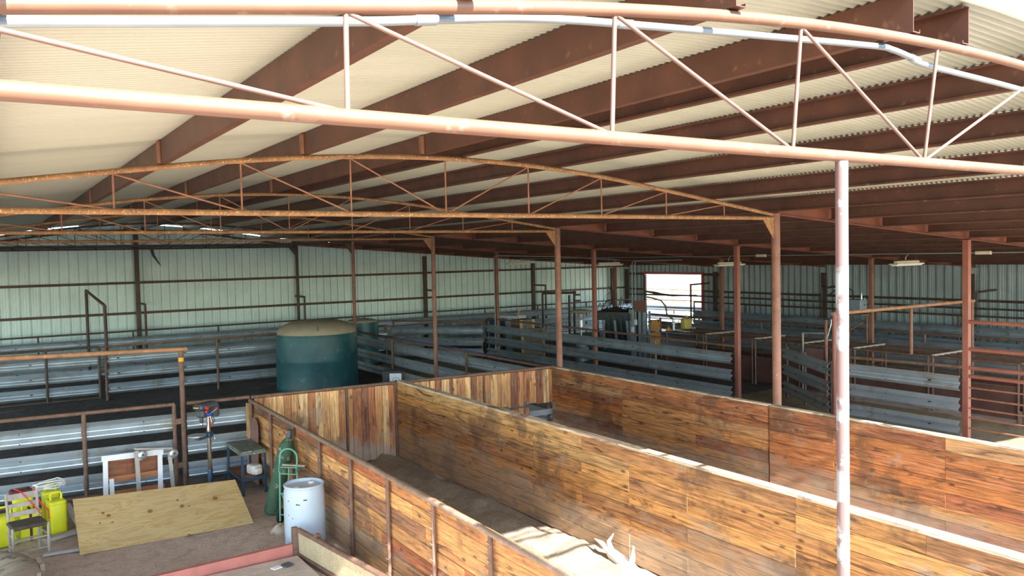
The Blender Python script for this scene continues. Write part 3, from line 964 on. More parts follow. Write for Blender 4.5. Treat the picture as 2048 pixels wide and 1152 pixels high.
def boards(mb, axis_o, u, L, z0, z1, nrm, th, rnd, pal, w=.183, lens=(3.05, 3.66, 4.88), slope=None, joints=None):
    """horizontal boards along u from axis_o, stacked z0..z1"""
    u, nrm = Vector(u), Vector(nrm)
    n = max(1, round((z1 - z0) / w)); hh = (z1 - z0) / n
    for r in range(n):
        cuts = [0.0]
        if joints:
            js = [j for i, j in enumerate(joints) if (i + r) % 2 == 0 or rnd.random() < .25]
            cuts += js
        else:
            t = rnd.choice((.9, 1.8, 2.44))
            while t < L - .5:
                cuts.append(t); t += rnd.choice(lens)
        cuts.append(L)
        for a, b_ in zip(cuts, cuts[1:]):
            c = list(rnd.choice(pal)); k = rnd.uniform(.88, 1.1)
            mb.c = (c[0] * k, c[1] * k, c[2] * k, rnd.random())
            za, zb = z0 + hh * r + .003, z0 + hh * (r + 1) - .003
            o_ = rnd.uniform(-.004, .004)
            P = [Vector(axis_o) + u * (a + .002), Vector(axis_o) + u * (b_ - .002)]
            f = lambda s: (slope(s) if slope else 0.0) * ((r + 1) / n)
            f0 = lambda s: (slope(s) if slope else 0.0) * (r / n)
            vs = []
            for q, s in ((P[0], a), (P[1], b_)):
                for dn in (o_, th + o_):
                    vs.append(q + nrm * dn + Vector((0, 0, za + f0(s))))
                    vs.append(q + nrm * dn + Vector((0, 0, zb + f(s))))
            mb.add(vs, [(0, 1, 3, 2), (4, 6, 7, 5), (0, 4, 5, 1), (2, 3, 7, 6), (1, 5, 7, 3), (0, 2, 6, 4)])


rnd = random.Random(11)
# left long wall: posts and pipe on its left side
e = thing('plank_wall', 'left plank pen wall with a rusty pipe top rail and pipe posts on its outer side', 'pen wall', (4.15, 9.0, 0), 0, 'plank pen walls')
mb = MB()
zs = lambda s: 0.172 - 0.0158 * (s) if True else 0
LW = 12.6
boards(mb, (4.165, 15.3, 0), (0, -1, 0), LW, .02, 1.30, (1, 0, 0), .038, rnd, WL, slope=lambda s: .17 - .0155 * s)
mb.build('planks', M['woodY'], e)
MB().tube([(4.125, 15.35, 1.475), (4.125, 2.7, 1.28)], .033, 14).build('top_rail', M['pipeworn'], e, smooth=50)
for k in range(11):
    y = 15.30 - 1.215 * k if k else 15.28
    zt_ = 1.475 - (15.35 - y) * .0154
    pm = MB().tube([(4.125, y, -.03), (4.125, y, zt_)], .027, 12)
    pm.build('post', M['pipe'], e, smooth=50)
    bm_ = MB()
    for q in range(7):
        z = .16 + .18 * q
        bm_.tube([(4.095, y - .02, z), (4.092, y + .03, z + .004), (4.12, y + .045, z + .006)], .004, 5)
    bm_.build('tie_wire', M['galv'], e)
mb = MB(); mb.c = (.5, .3, .14, .3)
mb.box((4.10, 15.36, .72), (.09, .04, 1.42)); mb.build('end_board', M['woodZ'], e)

# back wall of the pens: upright boards
e = thing('plank_wall', 'back plank pen wall of upright honey-coloured boards under a dropping-spotted pipe', 'pen wall', (7.5, 15.05, 0), 0, 'plank pen walls')
mb = MB()
A, B_ = Vector((4.2, 15.36, 0)), Vector((10.84, 14.83, 0))
d = (B_ - A).normalized(); L = (B_ - A).length; nn = Vector((d.y, -d.x, 0))
s = 0.0
while s < L - .08:
    w = rnd.choice((.14, .14, .14, .15, .09, .18))
    w = min(w, L - s)
    c = list(rnd.choice(WV)); k = rnd.uniform(.85, 1.12)
    mb.c = (c[0] * k, c[1] * k, c[2] * k, rnd.random())
    zlo, zhi = .02, 1.50
    P = A + d * (s + w / 2)
    if P.x > 9.15:
        zlo = .74 + rnd.uniform(-.03, .03)
        if rnd.random() < .55 and P.x < 10.5:
            mb.box(P + Vector((0, 0, .36)) + nn * .02, (w - .006, .032, .70 + rnd.uniform(-.05, .02)), Matrix((d, -nn, Vector((0, 0, 1)))).transposed())
    mb.box(P + Vector((0, 0, (zlo + zhi) / 2)) + nn * rnd.uniform(.018, .026), (w - .006, .034, zhi - zlo), Matrix((d, -nn, Vector((0, 0, 1)))).transposed())
    s += w
mb.build('planks', M['woodZ'], e)
MB().tube([A + Vector((-.05, 0, 1.53)), B_ + Vector((0, 0, 1.53))], .035, 14).build('top_rail', M['pipe'], e, smooth=50)
for X in (5.97, 9.0):
    t = (X - A.x) / d.x
    P = A + d * t + nn * .05
    MB().tube([P, P + Vector((0, 0, 1.52))], .026, 10).build('post', M['pipe'], e, smooth=50)
MB().beam(A + d * 4.4 + Vector((0, 0, .52)) - nn * .05, A + d * 6.6 + Vector((0, 0, .52)) - nn * .05, .05, .12).build('backing_rail', M['galv'], e)

# middle long wall
e = thing('plank_wall', 'middle plank pen wall of weathered boards dividing the two pens', 'pen wall', (7.05, 8.5, 0), 0, 'plank pen walls')
mb = MB()
jt = [15.05 - y for y in (10.2, 9.0, 8.0, 6.95, 5.4, 4.0)]
boards(mb, (7.0, 15.05, 0), (0, -1, 0), 12.6, .02, 1.50, (1, 0, 0), .036, rnd, WM, slope=lambda s: .05 - .004 * s, joints=jt)
boards(mb, (7.10, 15.05, 0), (0, -1, 0), 12.6, .02, 1.50, (1, 0, 0), .036, rnd, WM, slope=lambda s: .05 - .004 * s)
mb.build('planks', M['woodM'], e)
mb = MB(); mb.c = (.46, .33, .2, .2)
for a, b_ in ((15.05, 11.6), (11.6, 8.2), (8.2, 5.3), (5.3, 2.45)):
    mb.c = (.60 + rnd.uniform(-.03, .05), .48, .34, rnd.random())
    mb.beam((7.06, a - .003, 1.567 - (15.05 - a) * .004), (7.06, b_ + .003, 1.567 - (15.05 - b_) * .004), .13, .035)
mb.build('cap_board', M['woodY'], e)
pb = MB()
MB().box((6.985, 15.1, .78), (.05, .05, 1.54)).build('corner_post', M['pipe'], e)

# right wall in two lengths with the pipe post between
def rwall(name, y0, y1, label, joints):
    e = thing('plank_wall', label, 'pen wall', (10.75, (y0 + y1) / 2, 0), 0, 'plank pen walls')
    mb = MB()
    boards(mb, (10.71, y0, 0), (0, -1, 0), y0 - y1, .02, 1.52, (1, 0, 0), .038, rnd, WR, joints=joints, w=.19)
    mb.build('planks', M['woodR'], e)
    mb = MB()
    mb.c = (.60, .48, .34, .4)
    mb.beam((10.76, y0, 1.537), (10.76, y1, 1.537), .10, .028)
    mb.build('cap_board', M['woodY'], e)
    MB().box((10.80, y0 - .05, .75), (.06, .06, 1.48)).build('post', M['pipe'], e)
    MB().box((10.80, y1 + .05, .75), (.06, .06, 1.48)).build('post', M['pipe'], e)


rwall('r', 14.80, 8.79, 'right plank pen wall, rear length between the two rust-red pipe posts', [2.4, 4.4])
rwall('r', 8.755, 2.4, 'right plank pen wall, front length with grey dusty boards and sunlit top edge', [1.2, 2.9, 4.3, 5.4])

# bedding ---------------------------------------------------------------------
def mound(name, x0, x1, y0, y1, fn, matl, label, nx=24, ny=110, seed=5):
    r = random.Random(seed)
    vs = []
    for i in range(nx + 1):
        for j in range(ny + 1):
            x = x0 + (x1 - x0) * i / nx; y = y0 + (y1 - y0) * j / ny
            vs.append((x, y, fn(x, y) + r.gauss(0, .010)))
    fs = [(i * (ny + 1) + j, (i + 1) * (ny + 1) + j, (i + 1) * (ny + 1) + j + 1, i * (ny + 1) + j + 1) for i in range(nx) for j in range(ny)]
    o = MB().add(vs, fs).build(name, M[matl], smooth=180, fixn=False)
    return tag(o, label, 'bedding', kind='stuff')


mound('pen_bedding', 4.25, 6.97, 2.4, 15.0, lambda x, y: .03 + (.07 + .03 * math.sin(y * 5.1) + .035 * math.sin(y * 17 + x * 9) * math.sin(y * 29)) * math.exp(-((x - 6.62 - .09 * math.sin(y * 1.7)) / .15) ** 2) + .015 * math.sin(x * 5 + y * 2), 'bedding', 'grey-brown sawdust bedding spread on the floor of the left plank pen')
mound('pen_bedding', 7.2, 10.68, 2.4, 14.7, lambda x, y: .03 + .012 * math.sin(x * 4 + y * 3), 'bedding', 'sawdust bedding on the floor of the right plank pen')
mound('straw_litter', 12.0, 19.3, 5.0, 15.5, lambda x, y: .02 + .05 * (1 + math.sin(x * 1.3 + y * .8)) * .5 * (1 if 12.5 < x < 18.8 else .2), 'straw', 'dry straw and dirt litter in the lane beyond the right plank wall', nx=60, ny=80)
mound('straw_litter', 21.2, 26.5, 5.0, 24.0, lambda x, y: .03 + .04 * (1 + math.sin(x * 2.3 + y * 1.1)) * .5, 'straw', 'olive straw litter behind the low alley pens', nx=40, ny=80)
mound('manure_litter', 11.4, 16.2, 16.5, 28.4, lambda x, y: .02 + .06 * (1 + math.sin(x * 2 + y * 1.3)) * .5, 'bedding', 'dark clumpy litter in the pen behind the pens corner', nx=40, ny=90)

# ------------------------------------------------------------------ water tanks
def tank(name, label, cx, cy, r, hs, hd, rim=True):
    e = thing(name, label, 'tank', (cx, cy, 0))
    MB().lathe([(r * 1.0, 0), (r * 1.012, .06), (r, .14), (r * .995, hs * .5), (r * 1.003, hs * .52), (r, hs * .55), (r * .985, hs - .06), (r * .97, hs)], 64, (cx, cy, .01)).build('shell', M['greentank'], e, smooth=40)
    prof = [(r * .97, hs)] + [(r * .97 * math.cos(a * PI / 2 / 10) ** .75, hs + hd * math.sin(a * PI / 2 / 10)) for a in range(1, 10)] + [(.0, hs + hd)]
    MB().lathe(prof, 64, (cx, cy, .01)).build('domed_top', M['tandust'], e, smooth=60)['label'] = 'dusty tan domed top'
    return e


tk = tank('water_tank', 'large round dark green water tank with a dusty tan domed top', 8.90, 25.05, 1.27, 1.74, .42)
MB().prism([(0, 0), (.05, 0), (.05, .14), (.03, .16)], .02, at(634, 658, Y=23.86) + Vector((0, 0, -.06)), (.9, -.3, 0), (0, 0, 1)).build('seam_tab', M['greentank'], tk)
tk2 = tank('water_tank', 'smaller green tank mostly hidden behind the large tank', 12.25, 29.35, .62, 1.62, .12)
MB().lathe([(.28, 0), (.28, .05), (.0, .07)], 24, (12.25, 29.35, 1.71)).build('lid', M['darkgrey'], tk2, smooth=40)

# ------------------------------------------------------------------ blue-white drum
cx, cy = 3.76, 11.31
e = thing('plastic_drum', 'white-blue plastic drum standing beside the left plank wall', 'drum', (cx, cy, 0))
MB().lathe([(.255, 0), (.275, .015), (.284, .06), (.287, .30), (.290, .45), (.288, .62), (.284, .78), (.270, .835), (.272, .845), (.283, .852), (.285, .872), (.276, .882), (.262, .880), (.255, .868), (.252, .838), (.0, .832)], 56, (cx, cy, .01)).build('body', M['drum'], e, smooth=35)
for a in (.6, 3.7):
    MB().lathe([(.042, 0), (.042, .03), (.03, .036), (.0, .036)], 16, (cx + .17 * math.cos(a), cy + .17 * math.sin(a), .842)).build('bung', M['white'], e, smooth=40)
mk = MB()
for a, z, w in ((-2.25, .66, .03), (-2.15, .655, .02), (-1.85, .72, .05), (-2.75, .70, .012), (-2.5, .46, .014), (-2.75, .5, .012)):
    p = Vector((cx + .2885 * math.cos(a), cy + .2885 * math.sin(a), z))
    mk.box(p, (.004, w, .014), Matrix.Rotation(a, 3, 'Z'))
mk.build('scuff_mark', M['black'], e)

# ------------------------------------------------------------------ gas cylinder, leaning on the wall
b0 = Vector((3.76, 12.95, .03)); ax = (Vector((3.985, 12.78, 1.10)) - b0).normalized()
e = thing('gas_cylinder', 'worn dark green gas cylinder leaning on the left plank wall', 'cylinder', tuple(b0))
MB().lathe([(.10, 0), (.122, .02), (.125, .06), (.125, 1.02), (.118, 1.10), (.095, 1.18), (.060, 1.235), (.045, 1.25)], 36, b0, ax).build('body', M['cylgreen'], e, smooth=40)
MB().lathe([(.046, 1.245), (.05, 1.26), (.05, 1.31), (.036, 1.335), (.036, 1.37), (.046, 1.375), (.046, 1.39), (.0, 1.40)], 20, b0, ax).build('valve_cap', M['darkgrey'], e, smooth=35)

# ------------------------------------------------------------------ hand truck
e = thing('hand_truck', 'mint green two-wheel cylinder hand truck behind the drum', 'hand truck', (3.80, 12.28, 0))
w_ = Vector((.66, -.72, 0)).normalized(); bk = Vector((.12, .30, 1.06)).normalized(); fo = Vector((-.72, -.66, 0)).normalized()
o0 = Vector((3.72, 12.36, .06)); WW = .30
r0, r1 = o0, o0 + w_ * WW
arch = [r0, r0 + bk * .92]
for k in range(0, 9):
    a = PI - PI * k / 8
    arch.append(o0 + w_ * (WW / 2 + WW / 2 * math.cos(a)) + bk * (.98 + .13 * math.sin(a)))
arch += [r1 + bk * .92, r1]
MB().tube(arch, .0155, 12).build('frame', M['mint'], e, smooth=60)
for t in (.10, .42, .72, .82):
    MB().tube([o0 + bk * t, o0 + w_ * WW + bk * t], .012, 8).build('cross_bar', M['mint'], e, smooth=60)
MB().tube([o0 + w_ * WW * .5 + bk * .42, o0 + w_ * WW * .5 + bk * .82], .011, 8).build('centre_bar', M['mint'], e, smooth=60)
MB().prism([(-.03, 0), (WW + .03, 0), (WW + .03, .17), (-.03, .17)], .008, o0 + Vector((0, 0, -.045)), w_, fo).build('toe_plate', M['mint'], e)
for sgn in (0, 1):
    p = o0 + w_ * (WW * sgn) + bk * .78
    MB().prism([(-.06, -.02), (.07, -.02), (.10, .09), (-.04, .09)], .012, p - fo * .01, fo * -1, bk).build('saddle_bracket', M['mint'], e)
    c = o0 + w_ * (WW * sgn + (.05 if sgn else -.05)) - fo * .10 + Vector((0, 0, .05))
    MB().lathe([(.03, -.02), (.10, -.02), (.115, -.01), (.115, .01), (.10, .02), (.03, .02)], 24, c, w_).build('wheel', M['blackrubber'], e, smooth=40)
MB().tube([o0 + bk * .06 - fo * .10 - w_ * .04, o0 + bk * .06 - fo * .10 + w_ * (WW + .04)], .009, 8).build('axle', M['darkgrey'], e, smooth=60)
MB().beam(o0 + bk * .86 + w_ * .05, o0 + bk * .86 + w_ * (WW + .14), .05, .025).build('strap_board', M['greywood'], e)
MB().tube([o0 + w_ * .03 + bk * .42 , o0 + w_ * WW * .55 + bk * .08], .010, 8).build('brace', M['mint'], e, smooth=60)

e = MB()
rr = random.Random(2)
prof = []
vs = []
n_ = 18
for k in range(5):
    for j in range(n_):
        a = 2 * PI * j / n_
        q = [(1, 0), (1.05, .35), (.8, .75), (.45, 1), (.05, 1.05)][k]
        w = rr.uniform(.78, 1.2)
        vs.append((3.62 + .15 * q[0] * w * math.cos(a), 11.98 + .11 * q[0] * w * math.sin(a), .012 + .12 * q[1] * rr.uniform(.8, 1.2)))
fs = [(k * n_ + j, k * n_ + (j + 1) % n_, (k + 1) * n_ + (j + 1) % n_, (k + 1) * n_ + j) for k in range(4) for j in range(n_)] + [tuple(range(4 * n_, 5 * n_)), tuple(range(n_ - 1, -1, -1))]
e.add(vs, fs)
tag(e.build('crumpled_bag', M['paper'], smooth=30), 'crumpled tan paper bag on the dirt at the foot of the drum', 'bag')

# ------------------------------------------------------------------ tool stand
e = thing('tool_stand', 'small navy steel tool stand with a worn grey-green wooden top', 'table', (3.86, 14.75, 0))
x0, x1, y0, y1, zt = 3.64, 4.07, 14.24, 15.22, .78
tp = MB()
for k in range(4):
    tp.box((x0 + (x1 - x0) * (k + .5) / 4, (y0 + y1) / 2, zt - .012), ((x1 - x0) / 4 - .006, y1 - y0, .024))
tp.build('top', M['benchtop'], e)
MB().box(((x0 + x1) / 2, (y0 + y1) / 2, zt - .045), (x1 - x0 + .02, y1 - y0 + .02, .04)).build('apron', M['benchtop'], e)
for xx in (x0 + .01, x1 - .01):
    for yy in (y0 + .01, y1 - .01):
        MB().prism([(0, 0), (.04, 0), (.04, .006), (.006, .006), (.006, .04), (0, .04)], zt - .04, (xx - (0 if xx < 3.8 else .02), yy, 0), (1, 0, 0), (0, 1, 0)).build('leg', M['bluesteel'], e)
MB().box(((x0 + x1) / 2, (y0 + y1) / 2, .30), (x1 - x0, y1 - y0, .02)).build('lower_shelf', M['brownboard'], e)
MB().box(((x0 + x1) / 2, y0 + .005, .285), (x1 - x0, .012, .05)).build('shelf_rail', M['bluesteel'], e)
MB().box((x0 + .004, (y0 + y1) / 2, .285), (.012, y1 - y0, .05)).build('shelf_rail', M['bluesteel'], e)
j = thing('plastic_jug', 'crumpled white plastic jug lying on the tool stand shelf', 'jug', (3.93, 14.42, .32))
MB().rbox((3.93, 14.47, .40), (.20, .26, .17), .05, .04, Matrix.Rotation(.25, 3, 'Z')).build('body', M['plastic'], j, smooth=50)
MB().rbox((3.95, 14.33, .385), (.15, .10, .12), .04, .035, Matrix.Rotation(.25, 3, 'Z')).build('neck', M['plastic'], j, smooth=50)
pts = [(4.115 - .012, 14.95, 0)]
tag(MB().prism([(0, 0), (.42, 0), (.42, .95), (.40, 1.08), (.33, 1.17), (.21, 1.21), (.09, 1.17), (.02, 1.08), (0, .95)], .012, (4.075, 15.2, .01), (.03, -.99, 0), (.02, 0, 1)).build('rusty_panel', M['pinkplate'], smooth=30), 'round-topped dark red steel panel leaning in the corner behind the tool stand', 'panel')

# ------------------------------------------------------------------ drill press
dx, dy = 3.27, 14.9
e = thing('drill_press', 'floor drill press with polished column, round table and red-knobbed feed handle', 'drill press', (dx, dy, 0))
MB().cbox((dx, dy - .03, .04), (.28, .42, .07), .02).build('base', M['bluesteel'], e)
MB().lathe([(.062, .07), (.055, .10), (.046, .14), (.046, .40), (.043, .41)], 24, (dx, dy, 0)).build('column_sleeve', M['bluesteel'], e, smooth=40)
MB().lathe([(.036, .40), (.036, 1.42)], 24, (dx, dy, 0)).build('column', M['chrome'], e, smooth=40)
fd = Vector((-.80, -.60, 0)).normalized(); sd_ = Vector((.60, -.80, 0)).normalized()
FR = Matrix((sd_, -fd, Vector((0, 0, 1)))).transposed()     # local x: right side, y: back
cc = Vector((dx, dy, 0))
MB().cbox(cc + Vector((0, 0, 1.03)), (.12, .13, .11), .02, FR).build('table_clamp', M['bluesteel'], e)
MB().beam(cc + fd * .05 + Vector((0, 0, 1.02)), cc + fd * .30 + Vector((0, 0, 1.02)), .09, .06).build('table_arm', M['bluesteel'], e)
MB().lathe([(.0, 0), (.145, 0), (.15, .006), (.15, .022), (.145, .026), (.02, .026), (.02, .01), (.0, .01)], 36, cc + fd * .30 + Vector((0, 0, 1.06))).build('table', M['silver'], e, smooth=35)
MB().tube([cc + sd_ * .06 + Vector((0, 0, 1.03)), cc + sd_ * .12 + Vector((0, 0, 1.04)), cc + sd_ * .13 + Vector((0, 0, .96))], .008, 8).build('crank', M['chrome'], e, smooth=60)
MB().cbox(cc + fd * .09 + Vector((0, 0, 1.44)), (.17, .30, .15), .03, FR).build('head', M['darkgrey'], e)
hd = MB().cbox(cc + fd * .06 + Vector((0, 0, 1.555)), (.20, .46, .11), .03, FR).build('belt_cover', M['darkgrey'], e)
pl = MB(); pl.box(cc + fd * .293 + Vector((0, 0, 1.555)), (.13, .006, .05), FR).build('name_plate', M['black'], e)
lt = MB()
for k in range(6):
    lt.box(cc + fd * .2975 + sd_ * (-.047 + .019 * k) + Vector((0, 0, 1.555)), (.012, .003, .026 if k % 2 else .022), FR)
lt.build('lettering', M['nameplate'], e)
MB().lathe([(.075, 0), (.08, .02), (.08, .20), (.06, .22), (.0, .22)], 24, cc - fd * .17 + Vector((0, 0, 1.33))).build('motor', M['darkgrey'], e, smooth=40)
MB().lathe([(.03, 0), (.034, .02), (.034, .11)], 20, cc + fd * .17 + Vector((0, 0, 1.27))).build('quill', M['darkgrey'], e, smooth=40)
MB().lathe([(.012, 0), (.024, .03), (.026, .07), (.02, .08)], 20, cc + fd * .17 + Vector((0, 0, 1.19))).build('chuck', M['chrome'], e, smooth=40)
hub = cc + fd * .12 + sd_ * .11 + Vector((0, 0, 1.42))
MB().lathe([(.03, -.03), (.034, 0), (.03, .045), (.0, .05)], 18, hub, sd_).build('feed_hub', M['blue'], e, smooth=40)
for k in range(3):
    a = .5 + 2 * PI * k / 3
    dr = (fd * math.cos(a) + Vector((0, 0, 1)) * math.sin(a) + sd_ * .35).normalized()
    h_ = MB().tube([hub + sd_ * .02, hub + sd_ * .02 + dr * .15], .006, 8).build('feed_handle', M['chrome'], e, smooth=60)
    MB().lathe([(.0, -.024), (.018, -.016), (.024, 0), (.018, .016), (.0, .024)], 14, hub + sd_ * .02 + dr * .16, dr).build('knob', M['red'], h_, smooth=60)
MB().cbox(cc + fd * .14 + sd_ * .105 + Vector((0, 0, 1.53)), (.02, .07, .06), .008, FR).build('switch', M['red'], e)
MB().tube([cc - fd * .1 + Vector((0, 0, 1.36)), cc - fd * .2 + sd_ * -.03 + Vector((0, 0, 1.24)), cc - fd * .12 + Vector((0, 0, 1.2)), cc - fd * .02 + sd_ * .05 + Vector((0, 0, 1.33))], .006, 6).build('cord', M['blackrubber'], e, smooth=60)

# ------------------------------------------------------------------ upturned cart frame
e = thing('upturned_cart', 'upturned white and brown wooden cart with casters in the air, against the near gate', 'cart', (2.1, 14.95, 0))
Yc = 15.0
wh = M['white']
MB().box((2.045, Yc, .832), (.96, .04, .095), Matrix.Rotation(.02, 3, 'Y')).build('top_rail', wh, e)
MB().beam((1.62, Yc, .80), (1.60, Yc - .04, .02), .075, .035, up=(0, 1, 0)).build('leg', wh, e)
MB().beam((2.47, Yc, .80), (2.45, Yc - .04, .02), .075, .035, up=(0, 1, 0)).build('leg', wh, e)
MB().box((1.70, Yc - .03, .26), (.07, .03, .46)).build('side_block', wh, e)
MB().box((2.05, Yc + .10, .63), (.86, .02, .33)).build('back_panel', M['brownboard'], e)
MB().box((2.05, Yc + .06, .455), (.84, .04, .10)).build('middle_rail', M['orangeboard'], e)
MB().box((2.05, Yc + .02, .21), (.95, .05, .10)).build('bottom_rail', M['orangeboard'], e)
MB().box((2.00, Yc + .085, .62), (.09, .03, .28)).build('batten', M['brownboard'], e)
gw = M['lumber']
MB().beam((2.08, Yc - .16, .93), (2.09, Yc - .22, .02), .065, .04, up=(0, 1, 0)).build('leg', gw, e)
MB().beam((2.62, Yc - .02, .80), (2.66, Yc - .08, .02), .06, .04, up=(0, 1, 0)).build('leg', gw, e)
MB().beam((2.06, Yc - .14, .965), (2.66, Yc + .0, .86), .09, .035).build('crosspiece', gw, e)
for (x, y, z) in ((2.165, Yc - .20, .855), (2.685, Yc - .06, .775)):
    c_ = MB().lathe([(.022, -.022), (.06, -.022), (.075, -.012), (.075, .012), (.06, .022), (.022, .022)], 26, (x, y, z), (.25, -1, .12)).build('caster_wheel', M['silver'], e, smooth=35)
    MB().lathe([(.0, -.034), (.016, -.034), (.018, .034), (.0, .036)], 12, (x, y, z), (.25, -1, .12)).build('caster_bolt', M['darkgrey'], c_, smooth=35)
    MB().prism([(-.03, 0), (.02, 0), (.05, .10), (-.05, .10)], .03, Vector((x - .01, y + .02, z)), (1, 0, 0), (-.45, 0, -.9)).build('caster_fork', M['galv'], c_)

# ------------------------------------------------------------------ plywood sheet
a, b_, c_, d_ = Vector((1.011, 12.77, .012)), Vector((3.394, 12.668, .012)), Vector((3.42, 13.80, .43)), Vector((1.03, 13.83, .53))
nrm = (b_ - a).cross(d_ - a).normalized()
MBp = MB().add([a, b_, c_, d_, a + nrm * .017, b_ + nrm * .017, c_ + nrm * .017, d_ + nrm * .017], [(0, 3, 2, 1), (4, 5, 6, 7), (0, 1, 5, 4), (1, 2, 6, 5), (2, 3, 7, 6), (3, 0, 4, 7)])
ply = thing('plywood_sheet', 'large knotty yellow plywood sheet leaning low over the dirt floor', 'plywood', tuple((a + b_) / 2))
MBp.build('board', M['plywood'], ply)
ux, uy = (b_ - a).normalized(), (d_ - a).normalized()
for px, py, r in ((206, 1026, .028), (217, 1031, .038), (300, 1022, .045), (364, 1012, .042), (355, 1000, .024), (430, 996, .052), (200, 1046, .018), (225, 1044, .018), (378, 1012, .014), (378, 1070, .03), (395, 1028, .012)):
    d = F_ + R_ * ((px - 1024) / FPX) + U_ * ((576 - py) / FPX)
    o_ = Vector((0, 0, H)); t = (a + nrm * .0172 - o_).dot(nrm) / d.dot(nrm); P = o_ + d * t
    r *= .78
    MB().lathe([(r, -.004), (r * .95, .0012), (.0, .0014)], 14, P, nrm).build('knot', M['knot'], ply)

# ------------------------------------------------------------------ wooden chair
e = thing('wooden_chair', 'weathered grey ladder-back wooden chair with dark woven seat', 'chair', (.41, 13.25, 0), .18)
S_ = .44
gwm = M['greywood']
L0 = Matrix.Translation((.41, 13.25, 0)) @ Matrix.Rotation(.18, 4, 'Z')
T = lambda x, y, z: L0 @ Vector((x, y, z))
for sx in (-1, 1):
    MB().tube([T(sx * .215, -.19, 0), T(sx * .22, -.19, .47)], .019, 10).build('front_leg', gwm, e, smooth=50)
    MB().tube([T(sx * .185, .18, 0), T(sx * .185, .19, .45), T(sx * .195, .26, .86)], .019, 10).build('back_leg', gwm, e, smooth=50)
for z, h in ((.80, .085), (.68, .06), (.56, .07)):
    y = .19 + (z - .45) * .17
    MB().beam(T(-.185, y, z), T(.185, y, z), .014, h).build('back_slat', gwm, e)
st = MB()
st.cbox((0, 0, 0), (.44, .40, .05), .015)
st.v = [L0 @ (p + Vector((0, -.005, .455))) for p in st.v]
st.build('woven_seat', M['woven'], e)
for z in (.12, .28):
    MB().tube([T(-.21, -.19, z), T(.21, -.19, z)], .011, 8).build('stretcher', gwm, e, smooth=50)
    for sx in (-1, 1):
        MB().tube([T(sx * .21, -.19, z + .03), T(sx * .185, .18, z + .03)], .010, 8).build('stretcher', gwm, e, smooth=50)
MB().tube([T(-.185, .18, .20), T(.185, .18, .20)], .010, 8).build('stretcher', gwm, e, smooth=50)

# ------------------------------------------------------------------ yellow cases
def case(x, y, z, w, d, h, rot, label, strap=False):
    e = thing('yellow_case', label, 'case', (x, y, z), rot, 'yellow plastic cases by the chair')
    L = Matrix.Translation((x, y, z)) @ Matrix.Rotation(rot, 4, 'Z')
    m = MB().rbox((0, 0, h / 2), (w, d, h), .045, .03); m.v = [L @ p for p in m.v]
    m.build('shell', M['yellow'], e, smooth=50)
    m = MB().rbox((0, 0, h * .93), (w * 1.05, d * 1.05, .035), .05, .012); m.v = [L @ p for p in m.v]
    m.build('rim', M['yellow'], e, smooth=50)
    hd = [(-w * .30, 0, h), (-w * .32, 0, h + .075), (-w * .22, 0, h + .11), (w * .22, 0, h + .11), (w * .32, 0, h + .075), (w * .30, 0, h)]
    MB().tube([L @ Vector(p) for p in hd], .017, 10).build('handle', M['yellow'], e, smooth=60)
    if strap:
        m = MB().box((0, -d / 2 - .004, h / 2), (.035, .008, h)); m.box((0, 0, h + .026), (.035, d, .008)); m.v = [L @ p for p in m.v]
        m.build('strap', M['strapdark'], e)
    return e


case(.14, 13.92, 0, .30, .20, .46, .25, 'leftmost yellow plastic case, cut by the left edge', False)
case(.83, 14.16, 0, .24, .30, .50, .15, 'upright yellow plastic case right of the wooden chair', False)
case(.47, 14.02, 0, .30, .20, .44, .1, 'yellow plastic case with dark strap seen through the chair', True)
case(.40, 14.42, 0, .26, .22, .56, .1, 'yellow plastic case at the back, under the red strap', False)
case(.78, 14.54, 0, .24, .18, .56, .1, 'yellow plastic case at the back, ringed by the coiled cable', False)
# red webbing strap over the chair
s1 = [T(-.08, .30, .90), T(-.02, .25, .87), T(.06, .21, .76), T(.15, .20, .62), T(.22, .14, .50)]
m = MB()
for p, q in zip(s1, s1[1:]):
    m.beam(p, q, .012, .032, up=(0, -1, .3))
tag(m.build('webbing_strap', M['strapred']), 'bright red webbing strap hanging over the chair back', 'strap')
s2 = [T(.16, .27, .87), T(.20, .24, .74), T(.24, .18, .62), T(.30, .12, .55), T(.29, .05, .45)]
tag(MB().tube(s2, .009, 6).build('red_rope', M['strapred'], smooth=60), 'thin red rope dangling right of the chair back', 'rope')
m = MB()
m.rbox((.38, 14.42, .64), (.30, .20, .09), .05, .035, Matrix.Rotation(.15, 3, 'Z'))
tag(m.build('red_cloth', M['strapdark'], smooth=50), 'dark red cloth bundled behind the chair slats', 'cloth')
cl = MB()
rr = random.Random(4)
pts = []
for k in range(140):
    a = 2 * PI * k / 28
    pts.append(Vector((.76 + (.20 + .03 * math.sin(k * .7)) * math.cos(a), 14.42 + (.13 + .02 * math.sin(k)) * math.sin(a), .635 + .03 * math.sin(a * 1.3 + k * .05) + .0007 * k)))
cl.tube(pts, .011, 6)
tag(cl.build('cable_coil', M['cable'], smooth=60), 'coil of pale grey cable lying on the yellow cases', 'cable')
m = MB().cbox((.62, 14.28, .66), (.09, .05, .035), .008, Matrix.Rotation(.8, 3, 'Z'))
tag(m.build('cable_plug', M['cable']), 'pale cable plug beside the cable coil', 'plug')

